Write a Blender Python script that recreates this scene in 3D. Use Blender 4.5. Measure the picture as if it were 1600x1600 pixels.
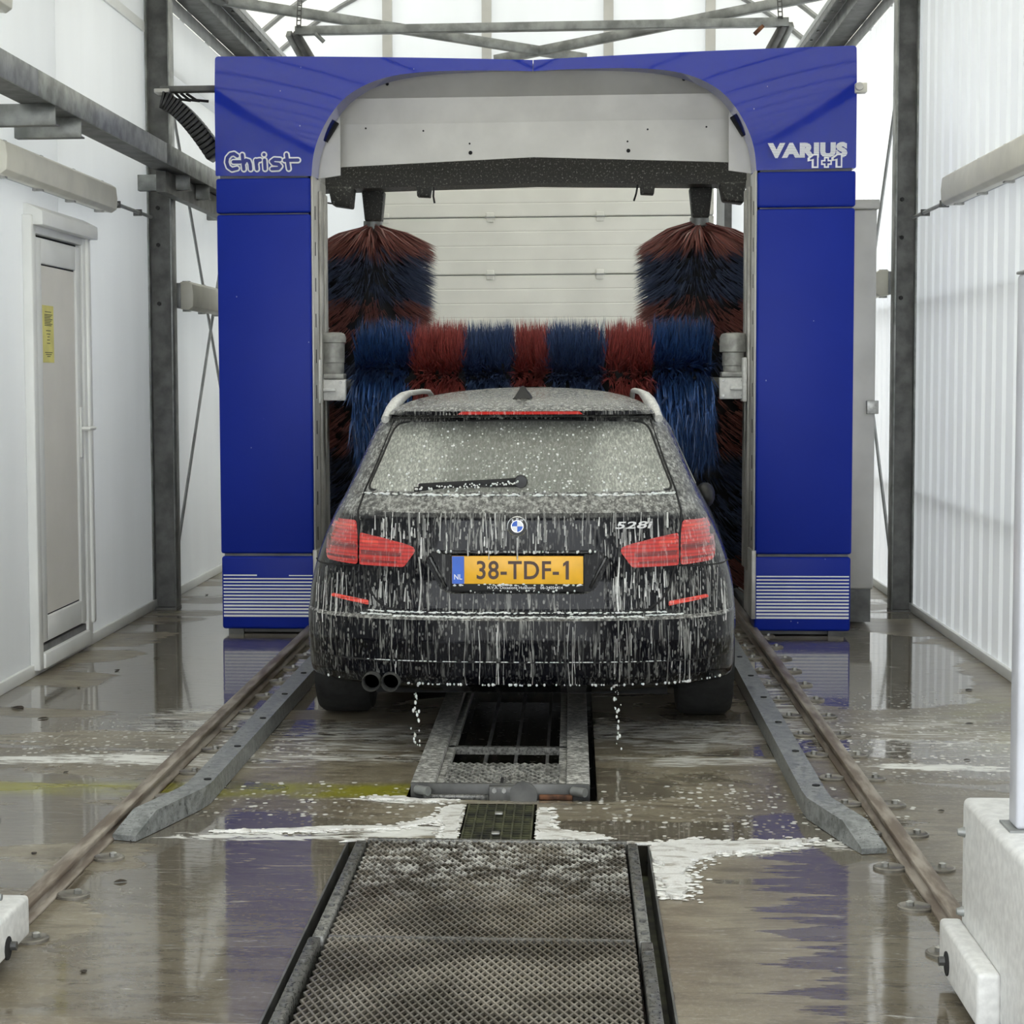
import bpy, bmesh, math, random
import numpy as np
from mathutils import Matrix, Vector, noise as mnoise
random.seed(7); RNG = np.random.default_rng(7)
S = bpy.context.scene
for o in list(bpy.data.objects): bpy.data.objects.remove(o)

# ------------------------------------------------------------------ camera, world, exposure
CAM_H = 1.52
F, CX, CY = 3000.0, 680.0, 800.0                     # a crop of a longer photograph: optical axis left of the centre
yaw = math.atan((895 - CX) / F); pitch = math.atan((CY - 587) / F * math.cos(yaw)); roll = math.radians(0.29)
fw = Vector((-math.sin(yaw) * math.cos(pitch), math.cos(yaw) * math.cos(pitch), -math.sin(pitch)))
r0 = Vector((math.cos(yaw), math.sin(yaw), 0)); u0 = r0.cross(fw)
rt = math.cos(roll) * r0 - math.sin(roll) * u0; up = math.sin(roll) * r0 + math.cos(roll) * u0
cam_d = bpy.data.cameras.new('camera'); cam = bpy.data.objects.new('camera', cam_d); S.collection.objects.link(cam)
cam.matrix_world = Matrix(((rt.x, up.x, -fw.x, 0), (rt.y, up.y, -fw.y, 0), (rt.z, up.z, -fw.z, CAM_H), (0, 0, 0, 1)))
cam_d.sensor_width = 36; cam_d.lens = 36 * F / 1600; cam_d.shift_x = (800 - CX) / 1600; cam_d.shift_y = 0
cam_d.clip_start = 0.05; S.camera = cam
W = bpy.data.worlds.new('overcast_sky'); S.world = W; W.use_nodes = True
bg = W.node_tree.nodes['Background']; bg.inputs[0].default_value = (0.93, 0.97, 1.0, 1); bg.inputs[1].default_value = 3.1
S.view_settings.view_transform = 'Standard'; S.view_settings.look = 'None'; S.view_settings.gamma = 1
S.view_settings.use_curve_mapping = False; S.view_settings.exposure = 0.38

# ------------------------------------------------------------------ helpers
class MB:
    """collects shapes into one mesh"""
    def __init__(s): s.v = []; s.f = []
    def add(s, vs, fs):
        n = len(s.v); s.v += [tuple(map(float, v)) for v in vs]; s.f += [tuple(i + n for i in f) for f in fs]; return s
    def box(s, x0, x1, y0, y1, z0, z1):
        return s.add([(x0,y0,z0),(x1,y0,z0),(x1,y1,z0),(x0,y1,z0),(x0,y0,z1),(x1,y0,z1),(x1,y1,z1),(x0,y1,z1)],
                     [(0,3,2,1),(4,5,6,7),(0,1,5,4),(1,2,6,5),(2,3,7,6),(3,0,4,7)])
    def bar(s, a, b, w, h, upv=(0,0,1)):
        a, b = Vector(a), Vector(b); d = (b - a).normalized(); x = d.cross(Vector(upv)).normalized(); y = x.cross(d)
        x *= w / 2; y *= h / 2
        vs = [a-x-y, a+x-y, a+x+y, a-x+y, b-x-y, b+x-y, b+x+y, b-x+y]
        return s.add(vs, [(3,2,1,0),(4,5,6,7),(0,1,5,4),(1,2,6,5),(2,3,7,6),(3,0,4,7)])
    def tube(s, pts, r, n=8, caps=True):
        pts = [Vector(p) for p in pts]; k = len(pts); rr = r if hasattr(r, '__len__') else [r] * k
        vs = []; prev = None
        for i, p in enumerate(pts):
            t = (pts[min(i+1, k-1)] - pts[max(i-1, 0)]).normalized()
            if prev is None: prev = Vector((0,0,1)).cross(t) if abs(t.z) < .9 else Vector((1,0,0)).cross(t)
            prev = (prev - t * prev.dot(t)).normalized(); q = t.cross(prev)
            for j in range(n):
                a = 2 * math.pi * j / n; vs.append(p + (prev * math.cos(a) + q * math.sin(a)) * rr[i])
        fs = [(i*n+j, i*n+(j+1)%n, (i+1)*n+(j+1)%n, (i+1)*n+j) for i in range(k-1) for j in range(n)]
        if caps: fs += [tuple(range(n))[::-1], tuple(range((k-1)*n, k*n))]
        return s.add(vs, fs)
    def lathe(s, prof, c, axis='z', n=24, caps=True):
        vs = []
        for (r, h) in prof:
            for j in range(n):
                a = 2 * math.pi * j / n; p, q = r * math.cos(a), r * math.sin(a)
                vs.append((c[0]+p, c[1]+q, c[2]+h) if axis == 'z' else (c[0]+h, c[1]+p, c[2]+q) if axis == 'x' else (c[0]+q, c[1]+h, c[2]+p))
        k = len(prof)
        fs = [(i*n+j, i*n+(j+1)%n, (i+1)*n+(j+1)%n, (i+1)*n+j) for i in range(k-1) for j in range(n)]
        if caps and prof[0][0] > 1e-6: fs.append(tuple(range(n))[::-1])
        if caps and prof[-1][0] > 1e-6: fs.append(tuple(range((k-1)*n, k*n)))
        return s.add(vs, fs)
    def prism(s, poly, axis, a, b):
        def P(u, w, t): return (t, u, w) if axis == 'x' else (u, t, w) if axis == 'y' else (u, w, t)
        n = len(poly)
        return s.add([P(u, w, a) for u, w in poly] + [P(u, w, b) for u, w in poly],
                     [tuple(range(n))[::-1], tuple(range(n, 2*n))] + [(i, (i+1)%n, n+(i+1)%n, n+i) for i in range(n)])
    def ball(s, c, r, sz=(1,1,1), n=6, m=4):
        prof = [(math.sin(math.pi*i/m), -math.cos(math.pi*i/m)) for i in range(m+1)]; vs = []
        for (p, h) in prof:
            for j in range(n):
                a = 2*math.pi*j/n; vs.append((c[0]+r*sz[0]*p*math.cos(a), c[1]+r*sz[1]*p*math.sin(a), c[2]+r*sz[2]*h))
        return s.add(vs, [(i*n+j, i*n+(j+1)%n, (i+1)*n+(j+1)%n, (i+1)*n+j) for i in range(m) for j in range(n)])
    def build(s, name, mat, parent=None, bevel=0, seg=2, smooth=None, merge=True, recalc=True):
        me = bpy.data.meshes.new(name)
        org = ORG.get(parent.name, Vector()) if parent else Vector()
        me.from_pydata([(v[0]-org.x, v[1]-org.y, v[2]-org.z) for v in s.v], [], s.f)
        if merge or bevel or recalc:
            bm = bmesh.new(); bm.from_mesh(me)
            if merge: bmesh.ops.remove_doubles(bm, verts=bm.verts, dist=1e-6)
            if recalc: bmesh.ops.recalc_face_normals(bm, faces=bm.faces)
            if bevel:
                es = [e for e in bm.edges if len(e.link_faces) == 2 and e.calc_face_angle(0) > .5]
                bmesh.ops.bevel(bm, geom=es, offset=bevel, segments=seg, profile=.5, affect='EDGES', clamp_overlap=True)
            bm.to_mesh(me); bm.free()
        return link(name, me, mat, parent, math.radians(smooth if smooth is not None else (50 if bevel else 0)))
ORG = {}
def link(name, me, mat, parent=None, smooth=0):
    if mat: me.materials.append(mat)
    if smooth:
        me.polygons.foreach_set('use_smooth', [True] * len(me.polygons)); me.set_sharp_from_angle(angle=smooth)
    o = bpy.data.objects.new(name, me); S.collection.objects.link(o)
    if parent: o.parent = parent; ORG[o.name] = ORG.get(parent.name, Vector())
    else: ORG[o.name] = Vector()
    return o
def tag(o, label=None, cat=None, group=None, kind=None):
    for k, v in (('label', label), ('category', cat), ('group', group), ('kind', kind)):
        if v: o[k] = v
    return o
def empty(name, loc, label=None, cat=None, group=None, kind=None):
    o = bpy.data.objects.new(name, None); S.collection.objects.link(o); o.location = loc; o.empty_display_size = .1
    ORG[o.name] = Vector(loc); return tag(o, label, cat, group, kind)
def copy_tree(o, loc, label=None, parent=None):
    c = o.copy(); S.collection.objects.link(c); c.parent = parent
    if parent is None: c.location = loc; ORG[c.name] = Vector(loc)
    if label: c['label'] = label
    for ch in list(o.children): copy_tree(ch, None, None, c)
    return c
def B(name, mat, parent, x0, x1, y0, y1, z0, z1, bevel=0, seg=2):
    return MB().box(x0, x1, y0, y1, z0, z1).build(name, mat, parent, bevel, seg)
def pchip(xs, ys):
    xs, ys = np.array(xs, float), np.array(ys, float); h = np.diff(xs); d = np.diff(ys) / h; m = np.zeros_like(ys)
    for i in range(1, len(xs)-1):
        if d[i-1] * d[i] > 0:
            w1, w2 = 2*h[i]+h[i-1], h[i]+2*h[i-1]; m[i] = (w1+w2) / (w1/d[i-1] + w2/d[i])
    m[0], m[-1] = d[0], d[-1]
    def f(x):
        x = min(max(x, xs[0]), xs[-1]); i = min(max(int(np.searchsorted(xs, x)) - 1, 0), len(h)-1); t = (x - xs[i]) / h[i]
        return (ys[i]*(2*t**3-3*t**2+1) + h[i]*m[i]*(t**3-2*t**2+t) + ys[i+1]*(3*t**2-2*t**3) + h[i]*m[i+1]*(t**3-t**2))
    return f
def round_poly(pts, r, n=5):
    out = []; k = len(pts)
    for i in range(k):
        p, a, b = Vector(pts[i]), Vector(pts[i-1]), Vector(pts[(i+1) % k]); rr = r[i] if hasattr(r, '__len__') else r
        da, db = (a-p), (b-p); q = min(rr, da.length*.48, db.length*.48)
        if q < 1e-5: out.append(tuple(p)); continue
        p0, p1 = p + da.normalized()*q, p + db.normalized()*q
        for j in range(n+1):
            t = j / n; out.append(tuple(p0*(1-t)**2 + p*2*t*(1-t) + p1*t*t))
    return out
def patch(poly, fmap, name, mat, parent, thick=.004, res=.05, smooth=40, nrm=None):
    """flat outline laid on a curved surface, with thickness; fmap(u, w, depth) -> point"""
    bm = bmesh.new(); bm.faces.new([bm.verts.new((u, w, 0)) for u, w in poly])
    us, ws = [p[0] for p in poly], [p[1] for p in poly]
    for lo, hi, ax in ((min(us), max(us), 0), (min(ws), max(ws), 1)):
        k = max(1, int((hi - lo) / res))
        for i in range(1, k):
            co = [0, 0, 0]; co[ax] = lo + (hi-lo)*i/k; no = [0, 0, 0]; no[ax] = 1
            bmesh.ops.bisect_plane(bm, geom=bm.verts[:]+bm.edges[:]+bm.faces[:], plane_co=co, plane_no=no)
    bmesh.ops.triangulate(bm, faces=[f for f in bm.faces if len(f.verts) > 4])
    bm.verts.index_update(); vs = [(v.co.x, v.co.y) for v in bm.verts]; fs = [[v.index for v in f.verts] for f in bm.faces]
    be = []
    for e in bm.edges:
        if len(e.link_faces) == 1:
            l = e.link_loops[0]; be.append((l.vert.index, l.link_loop_next.vert.index))
    bm.free(); n = len(vs); mb = MB()
    top = [fmap(u, w, 0) for u, w in vs]; bot = [fmap(u, w, thick) for u, w in vs]
    mb.add(top + bot, [tuple(f) for f in fs] + [tuple(i+n for i in f[::-1]) for f in fs] + [(a, a+n, b+n, b) for a, b in be])
    return mb.build(name, mat, parent, smooth=smooth)
def text_geo(txt, size, offset=0.0, extrude=.001, shear=0, space=1.0, width=None):
    cu = bpy.data.curves.new('lettering', 'FONT'); cu.body = txt; cu.size = size; cu.offset = offset; cu.extrude = extrude
    cu.shear = shear; cu.space_character = space; cu.align_x = 'CENTER'; cu.resolution_u = 4
    o = bpy.data.objects.new('lettering', cu); S.collection.objects.link(o)
    me = bpy.data.meshes.new_from_object(o.evaluated_get(bpy.context.evaluated_depsgraph_get()))
    vs = [tuple(v.co) for v in me.vertices]; fs = [tuple(p.vertices) for p in me.polygons]
    bpy.data.objects.remove(o); bpy.data.curves.remove(cu); bpy.data.meshes.remove(me)
    x0, x1 = min(v[0] for v in vs), max(v[0] for v in vs); y0, y1 = min(v[1] for v in vs), max(v[1] for v in vs)
    k = width / (x1-x0) if width else 1
    return [((v[0]-(x0+x1)/2)*k, v[1]-y0, v[2]) for v in vs], fs, y1-y0
def text_part(txt, name, mat, parent, cx, y, z0, height, width=None, offset=0, depth=.002, shear=0, space=1.0):
    vs, fs, h = text_geo(txt, 1.0, offset, .5, shear, space, None)
    ky = height / h; xs = [v[0] for v in vs]; kx = (width / (max(xs)-min(xs))) if width else ky
    return MB().add([(cx + v[0]*kx, y - v[2]*depth, z0 + v[1]*ky) for v in vs], fs).build(name, mat, parent)

# ------------------------------------------------------------------ materials
class G:
    def __init__(s, name):
        s.m = bpy.data.materials.new(name); s.m.use_nodes = True; s.nt = s.m.node_tree; s.b = s.nt.nodes['Principled BSDF']
    def n(s, t, ins=None, **at):
        nd = s.nt.nodes.new('ShaderNode' + t)
        for k, v in at.items(): setattr(nd, k, v)
        for k, v in (ins or {}).items():
            if v is None: continue
            if isinstance(v, bpy.types.NodeSocket): s.nt.links.new(v, nd.inputs[k])
            else: nd.inputs[k].default_value = v
        return nd
    def set(s, **kw):
        for k, v in kw.items():
            k = k.replace('_', ' ')
            if isinstance(v, bpy.types.NodeSocket): s.nt.links.new(v, s.b.inputs[k])
            else: s.b.inputs[k].default_value = (*v, 1) if isinstance(v, tuple) and len(v) == 3 else v
        return s
    def pos(s): return s.n('TexCoord').outputs['Object']
    def scl(s, vec, sc, loc=(0,0,0)): return s.n('Mapping', {'Vector': vec, 'Scale': sc, 'Location': loc}).outputs[0]
    def noise(s, vec, scale, detail=3, rough=.55, dist=0): return s.n('TexNoise', {'Vector': vec, 'Scale': scale, 'Detail': detail, 'Roughness': rough, 'Distortion': dist}).outputs[0]
    def ma(s, op, a, b=None, clamp=False): return s.n('Math', {0: a, 1: b}, operation=op, use_clamp=clamp).outputs[0]
    def step(s, f, lo, hi, o0=0.0, o1=1.0): return s.n('MapRange', {'Value': f, 'From Min': lo, 'From Max': hi, 'To Min': o0, 'To Max': o1}, interpolation_type='SMOOTHSTEP').outputs[0]
    def mix(s, f, a, b):
        c = lambda v: (*v, 1) if isinstance(v, tuple) and len(v) == 3 else v
        return s.n('Mix', {0: f, 6: c(a), 7: c(b)}, data_type='RGBA').outputs[2]
    def mixf(s, f, a, b): return s.n('Mix', {0: f, 2: a, 3: b}).outputs[0]
    def sep(s, vec): return s.n('SeparateXYZ', {0: vec}).outputs
    def bump(s, h, strength, dist=.01): return s.n('Bump', {'Height': h, 'Strength': strength, 'Distance': dist}).outputs[0]
    def vor(s, vec, scale): return s.n('TexVoronoi', {'Vector': vec, 'Scale': scale}).outputs
def simple(name, col, rough=.5, metal=0, var=.12, scale=6, bump=0, **kw):
    g = G(name); p = g.pos(); f = g.noise(p, scale, 4)
    d = tuple(c*(1-var*1.5) for c in col); l = tuple(min(1, c*(1+var)) for c in col)
    g.set(Base_Color=g.mix(g.step(f, .3, .7), d, l), Roughness=g.mixf(g.noise(p, scale*2.3, 2), max(0, rough-.08), min(1, rough+.08)), Metallic=metal, **kw)
    if bump: g.set(Normal=g.bump(g.noise(p, scale*12, 3), bump))
    return g.m
def translucent(name, col, fac=.5, rough=.35, var=.05, stretch=(1,1,.2), gloss=.06):
    g = G(name); p = g.pos(); f = g.noise(g.scl(p, stretch), 3, 3)
    c = g.mix(g.step(f, .3, .7), tuple(x*(1-var) for x in col), col)
    tr = g.n('BsdfTranslucent', {'Color': c}).outputs[0]; g.set(Base_Color=c, Roughness=rough)
    mx = g.n('MixShader', {0: fac, 1: g.b.outputs[0], 2: tr}).outputs[0]
    g.nt.links.new(mx, g.nt.nodes['Material Output'].inputs[0]); return g.m
M = {}
M['galv'] = simple('galvanised_steel', (.30,.31,.30), .48, .55, .22, 9)
M['steel_dark'] = simple('weathered_shaded_steel', (.13,.13,.125), .5, .45, .25, 8)  # dark steel parts; also carries the shade painted on undersides and webs
M['steel_grey'] = simple('grey_profile', (.36,.37,.37), .45, .3, .12, 6)
M['silver'] = simple('silver_panel', (.56,.55,.52), .38, .25, .06, 3)
M['silver_dirty'] = simple('silver_profile', (.45,.44,.41), .42, .4, .2, 5)
M['white_pvc'] = simple('white_pvc', (.87,.88,.86), .35, 0, .03, 3)

M['cream'] = simple('cream_lamp_cover', (.74,.72,.63), .4, 0, .06, 4)
M['door_leaf'] = simple('door_leaf', (.85,.82,.76), .4, 0, .03, 2)
M['white_door'] = simple('sectional_door_white', (.90,.89,.83), .45, 0, .04, 2)
M['white_box'] = simple('white_powder_coat', (.72,.72,.70), .4, 0, .08, 40, .05)
M['black_rubber'] = simple('black_rubber', (.018,.018,.018), .75, 0, .3, 20)
M['black_plastic'] = simple('black_plastic', (.012,.012,.013), .4, 0, .3, 20)
M['dark_gap'] = simple('dark_gap', (.01,.01,.011), .8, 0, .2, 10)
M['grey_gap'] = simple('grey_frame', (.22,.22,.22), .6, .3, .2, 6)
M['motor'] = simple('cast_grey_motor', (.34,.34,.32), .5, .3, .2, 18)
M['bolt'] = simple('zinc_bolt', (.42,.42,.40), .4, .8, .2, 30)
M['white_paint'] = simple('white_lettering', (.85,.86,.88), .35, 0, .02, 6)
M['yellow_paper'] = simple('yellow_paper', (.80,.74,.26), .7, 0, .06, 8)
M['ink'] = simple('ink', (.12,.11,.07), .7, 0, .1, 30)
M['chrome'] = simple('chrome', (.65,.66,.67), .15, 1, .1, 10)
M['badge'] = simple('silver_badge', (.72,.72,.72), .3, .2, .05, 10)
M['plate_yellow'] = simple('plate_yellow', (.90,.48,.03), .35, 0, .04, 20)
M['plate_blue'] = simple('plate_blue', (.03,.13,.62), .35, 0, .05, 20)
M['plate_text'] = simple('plate_dark_letter', (.05,.018,.008), .4, 0, .1, 20)
M['seat_cloth'] = simple('seat_cloth', (.035,.034,.033), .8, 0, .2, 15)
M['clip'] = simple('wet_rail_clip', (.20,.185,.155), .35, .2, .3, 14)
M['rust'] = simple('rust', (.16,.07,.035), .8, .2, .5, 20)
M['leaf'] = simple('dead_leaf', (.035,.025,.015), .7, 0, .4, 40)
M['white_wall'] = translucent('white_wall_panel', (.88,.89,.89), .32, .4, .03)  # translucency gives the left wall its own glow in place of bounced light
M['post_tube'] = simple('grey_lilac_tube', (.55,.56,.60), .35, 0, .05, 6)
M['roof'] = translucent('roof_sheet', (.93,.90,.79), .25, .4, .06)
M['wall_tl'] = translucent('translucent_wall', (.86,.88,.89), .15, .3, .04)
M['daylight_strip'] = translucent('daylight_wall_strip', (.95,.97,1.0), .30, .3, .02)  # pale strip added in place of a bright streak of daylight
g = G('foam'); p = g.pos(); g.set(Base_Color=(.86,.86,.83), Roughness=.45, Subsurface_Weight=.1); g.set(Normal=g.bump(g.noise(p, 220, 3), .5, .004)); M['foam'] = g.m
g = G('thin_floor_foam'); p = g.pos(); f_ = g.step(g.noise(g.scl(p, (9, 22, 1)), 1, 6, .7, 1.0), .34, .52); f2 = g.step(g.vor(p, 120)['Distance'], .1, .6); g.set(Base_Color=g.mix(g.ma('MULTIPLY', f_, g.mixf(f2, 1.0, .82)), (.36,.33,.28), (.88,.88,.85)), Roughness=.35, Normal=g.bump(g.noise(p, 160, 3), .6, .004)); M['foam_thin'] = g.m
g = G('running_foam'); r = g.n('NewGeometry').outputs['Random Per Island']; p = g.pos(); g.set(Base_Color=g.mix(g.ma('MULTIPLY', r, g.step(g.noise(g.scl(p,(60,60,25)), 1, 3), .3, .6, .35, 1.0)), (.10,.10,.095), (.85,.85,.82)), Roughness=.4); M['running'] = g.m
g = G('gantry_blue'); p = g.pos(); d = g.vor(g.scl(p, (1,1,.7)), 26)
sp = g.ma('MULTIPLY', g.step(d['Distance'], .10, .05), g.step(g.n('SeparateColor', {0: d['Color']}).outputs[0], .93, .97))
g.set(Base_Color=g.mix(sp, g.mix(g.noise(p, 2.5, 3), (.004,.020,.31), (.006,.026,.37)), (.25,.30,.55)), Roughness=g.mixf(g.step(g.noise(g.scl(p, (3,3,1)), 3, 4), .4, .7), .06, .12), Specular_IOR_Level=.5, Coat_Weight=.3, Coat_Roughness=.04)
M['blue'] = g.m
g = G('satin_gantry_blue'); p = g.pos(); d = g.vor(g.scl(p, (1,1,.7)), 26)
sp = g.ma('MULTIPLY', g.step(d['Distance'], .10, .05), g.step(g.n('SeparateColor', {0: d['Color']}).outputs[0], .93, .97))
g.set(Base_Color=g.mix(sp, g.mix(g.noise(p, 2.5, 3), (.004,.020,.28), (.006,.026,.34)), (.25,.30,.55)), Roughness=.42, Specular_IOR_Level=.22, Normal=g.bump(g.noise(p, 90, 2), .04)); M['blue_satin'] = g.m
g = G('gantry_lettering_blue'); g.set(Base_Color=(.013,.022,.22), Roughness=.25); M['blue_letter'] = g.m

def wet_mix(g, p, dark, light, amount=1.0, upfilm=1.0, rough=.07):
    """soap running down a surface: streaks, drops, and a film on what faces up"""
    sx = g.scl(p, (75, 30, 5.0)); st = g.step(g.noise(sx, 1, 4, .6, .6), .535, .68)
    sx2 = g.scl(p, (170, 60, 16), (3, 1, 2)); st2 = g.step(g.noise(sx2, 1, 3, .6, .4), .57, .68)
    area = g.step(g.noise(g.scl(p, (5, 3, 2.0)), 1, 3), .28, .60)
    v = g.vor(g.scl(p, (1, 1, .55)), 75); cell = g.n('SeparateColor', {0: v['Color']}).outputs[0]
    drops = g.ma('MULTIPLY', g.step(v['Distance'], .42, .25), g.step(cell, .62, .72))
    nz = g.sep(g.n('NewGeometry').outputs['Normal'])[2]
    film = g.ma('MULTIPLY', g.step(nz, .28, .75), g.ma('ADD', g.step(g.noise(g.scl(p, (60, 30, 40)), 1, 5, .7), .38, .66, .14, .75), g.ma('MULTIPLY', drops, .35)))
    a = g.ma('MULTIPLY', st, g.ma('MULTIPLY', area, .62)); b = g.ma('MULTIPLY', g.ma('MULTIPLY', st2, area), .42)
    c = g.ma('MULTIPLY', drops, g.ma('ADD', g.ma('MULTIPLY', area, .35), .08))
    foam = g.ma('MULTIPLY', g.ma('MAXIMUM', g.ma('MAXIMUM', a, b), c), g.ma('MULTIPLY', g.step(g.sep(p)[2], .28, .60, .32, 1.0), amount))
    foam = g.ma('MAXIMUM', foam, g.ma('MULTIPLY', film, upfilm), True)
    g.set(Base_Color=g.mix(foam, dark, light), Roughness=g.mixf(foam, rough, .5)); return foam
g = G('black_car_paint'); p = g.pos(); f_ = wet_mix(g, p, (.0035,.0037,.006), (.60,.60,.56), 1.0, .85); g.set(Specular_IOR_Level=.18, Coat_Weight=.08, Coat_Roughness=.03, Normal=g.bump(f_, .25, .004)); M['paint'] = g.m
g = G('black_trim_wet'); p = g.pos(); wet_mix(g, p, (.006,.006,.006), (.5,.5,.47), .6, .4, .3); M['trim_wet'] = g.m
g = G('roof_rail_metal'); p = g.pos(); wet_mix(g, p, (.50,.50,.48), (.88,.88,.85), 1.6, 1, .3); M['rail_metal'] = g.m
def red_lens(name, col, em=0):
    g = G(name); p = g.pos(); x = g.sep(p)[2]
    lines = g.step(g.ma('SINE', g.ma('MULTIPLY', x, 420)), -1.2, .4)
    f_ = wet_mix(g, p, (0,0,0), (.85,.62,.58), .85, .5, .12)
    base = g.mix(lines, tuple(c*.55 for c in col), col); g.set(Base_Color=g.mix(f_, base, (.85,.58,.54)), Coat_Weight=.8, Subsurface_Weight=.0); return g.m
M['lens'] = red_lens('red_lens', (.62,.022,.016)); M['lens_dark'] = red_lens('dark_red_lens', (.22,.008,.008)); M['lens_bright'] = red_lens('bright_red_lens', (.85,.06,.035))
g = G('soapy_glass'); p = g.pos()
v = g.vor(g.scl(p, (1,1,.6)), 62); cell = g.n('SeparateColor', {0: v['Color']}).outputs[0]
drops = g.ma('MULTIPLY', g.step(v['Distance'], .36, .22), g.step(cell, .66, .70))
X = g.sep(p); ax = g.ma('ABSOLUTE', X[0])
side = g.step(g.ma('ADD', ax, g.ma('MULTIPLY', g.noise(g.scl(p, (9,3,3)), 1, 3), .25)), .38, .52)
fine = g.step(g.noise(g.scl(p, (130, 40, 45)), 1, 4, .65, .5), .42, .66)
film = g.ma('ADD', g.ma('MULTIPLY', fine, g.mixf(side, .22, .50)), g.mixf(side, .30, .46))
fo = g.ma('MAXIMUM', film, g.ma('MULTIPLY', drops, .85), True)
gl = g.n('BsdfGlass', {'Color': (.55,.58,.55,1), 'Roughness': .02, 'IOR': 1.12}).outputs[0]
tp = g.n('BsdfTransparent', {'Color': (.42,.45,.42,1)}).outputs[0]; gs = g.n('BsdfGlossy', {'Roughness': .06}).outputs[0]
fr = g.n('Fresnel', {'IOR': 1.5}).outputs[0]; clear = g.n('MixShader', {0: fr, 1: tp, 2: gs}).outputs[0]
df = g.n('BsdfDiffuse', {'Color': (.70,.71,.65,1)}).outputs[0]; tl = g.n('BsdfTranslucent', {'Color': (.70,.71,.65,1)}).outputs[0]
soap = g.n('MixShader', {0: .3, 1: df, 2: tl}).outputs[0]
g.nt.links.new(g.n('MixShader', {0: fo, 1: clear, 2: soap}).outputs[0], g.nt.nodes['Material Output'].inputs[0]); M['glass'] = g.m
def bristle(name, col, tip):
    g = G(name); r = g.n('NewGeometry').outputs['Random Per Island']
    g.set(Base_Color=g.mix(r, tuple(c*.45 for c in col), tip), Roughness=.38); return g.m
M['red_b'] = bristle('red_bristle', (.34,.065,.058), (.58,.14,.125)); M['blue_b'] = bristle('blue_bristle', (.045,.075,.18), (.09,.145,.31))
M['endblue_b'] = bristle('end_blue_bristle', (.022,.055,.17), (.045,.115,.33)); M['darkred_b'] = bristle('dark_red_bristle', (.34,.105,.09), (.46,.19,.16)); M['navy_b'] = bristle('navy_bristle', (.075,.10,.19), (.14,.18,.30))
g = G('spotted_beam'); p = g.pos(); n1 = g.noise(g.scl(p, (1,1,1)), 75, 3, .7); g.set(Base_Color=g.mix(g.step(n1, .56, .70), (.035,.034,.031), (.42,.42,.38)), Roughness=.6); M['spotted'] = g.m
g = G('wet_steel'); p = g.pos(); f_ = g.step(g.noise(p, 90, 5, .7), .38, .74); g.set(Base_Color=g.mix(f_, (.10,.10,.092), (.27,.265,.245)), Metallic=.3, Roughness=g.mixf(f_, .25, .5)); M['wet_steel'] = g.m
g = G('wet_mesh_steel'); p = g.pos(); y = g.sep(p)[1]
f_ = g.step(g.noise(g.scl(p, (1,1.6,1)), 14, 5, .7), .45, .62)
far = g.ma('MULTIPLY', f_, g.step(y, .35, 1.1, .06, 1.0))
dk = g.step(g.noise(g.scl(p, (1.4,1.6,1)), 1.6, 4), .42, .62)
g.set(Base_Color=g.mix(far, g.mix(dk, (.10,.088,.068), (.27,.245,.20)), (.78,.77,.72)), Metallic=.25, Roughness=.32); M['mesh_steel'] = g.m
g = G('foamy_steel'); p = g.pos(); f_ = g.step(g.noise(g.scl(p,(1,1,1)), 42, 5, .72), .40, .66); f2 = g.step(g.noise(p, 6, 3), .3, .65, .45, 1.0); g.set(Base_Color=g.mix(g.ma('MULTIPLY', f_, f2), (.12,.12,.11), (.62,.61,.57)), Roughness=.4); M['foam_steel'] = g.m
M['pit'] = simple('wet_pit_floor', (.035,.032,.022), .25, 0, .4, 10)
g = G('rail_steel'); p = g.pos(); f_ = g.step(g.noise(g.scl(p, (8,1.2,8)), 2.5, 4), .4, .65); g.set(Base_Color=g.mix(f_, (.13,.10,.075), (.30,.265,.22)), Metallic=.1, Roughness=.38); M['rail'] = g.m
M['mossy'] = simple('mossy_steel', (.05,.052,.022), .6, 0, .6, 12)

# ------------------------------------------------------------------ floor: wet concrete with foam
g = G('wet_concrete'); p = g.pos(); xyz = g.sep(p); x, y = xyz[0], xyz[1]
def blob(cx, cy, rx, ry, a=1.0):
    dx = g.ma('MULTIPLY', g.ma('SUBTRACT', x, cx), 1/rx); dy = g.ma('MULTIPLY', g.ma('SUBTRACT', y, cy), 1/ry)
    d = g.ma('ADD', g.ma('MULTIPLY', dx, dx), g.ma('MULTIPLY', dy, dy)); return g.step(d, 0.05, 1.0, a, 0.0)
def total(bs):
    s = bs[0]
    for b in bs[1:]: s = g.ma('MAXIMUM', s, b)
    return s
warp = g.noise(g.scl(p, (1.2, 2.2, 1)), 1, 4, .6); wx = g.ma('MULTIPLY', g.ma('SUBTRACT', warp, .5), .9)
y0_ = y; y = g.ma('ADD', y, g.ma('MULTIPLY', wx, .35))
strong = total([blob(-1.95,7.45,.75,.13,.85), blob(1.45,7.45,.45,.10,.85), blob(-.62,6.32,.30,.09,1.0), blob(.42,6.12,.36,.12,1.0), blob(.27,5.85,.13,.42,1.0),
                blob(-.41,6.45,.055,.30,1.0), blob(-.10,6.45,.05,.28,.9), blob(-.62,6.78,.3,.05,.9), blob(-.25,6.16,.60,.035,.9), blob(-1.0,6.25,.5,.09,.8), blob(.75,6.2,.35,.09,.75)])
wisp = total([blob(-1.6,8.3,.45,.6,.8), blob(-.9,8.0,.55,.6,.75), blob(.45,8.1,.55,.55,.8), blob(1.0,8.8,.22,1.4,.75), blob(.5,7.55,.6,.16,.8), blob(-.9,7.55,.6,.12,.8), blob(1.55,8.1,.6,.8,.62), blob(-1.5,7.5,.8,.3,.7)])
y = y0_
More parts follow.
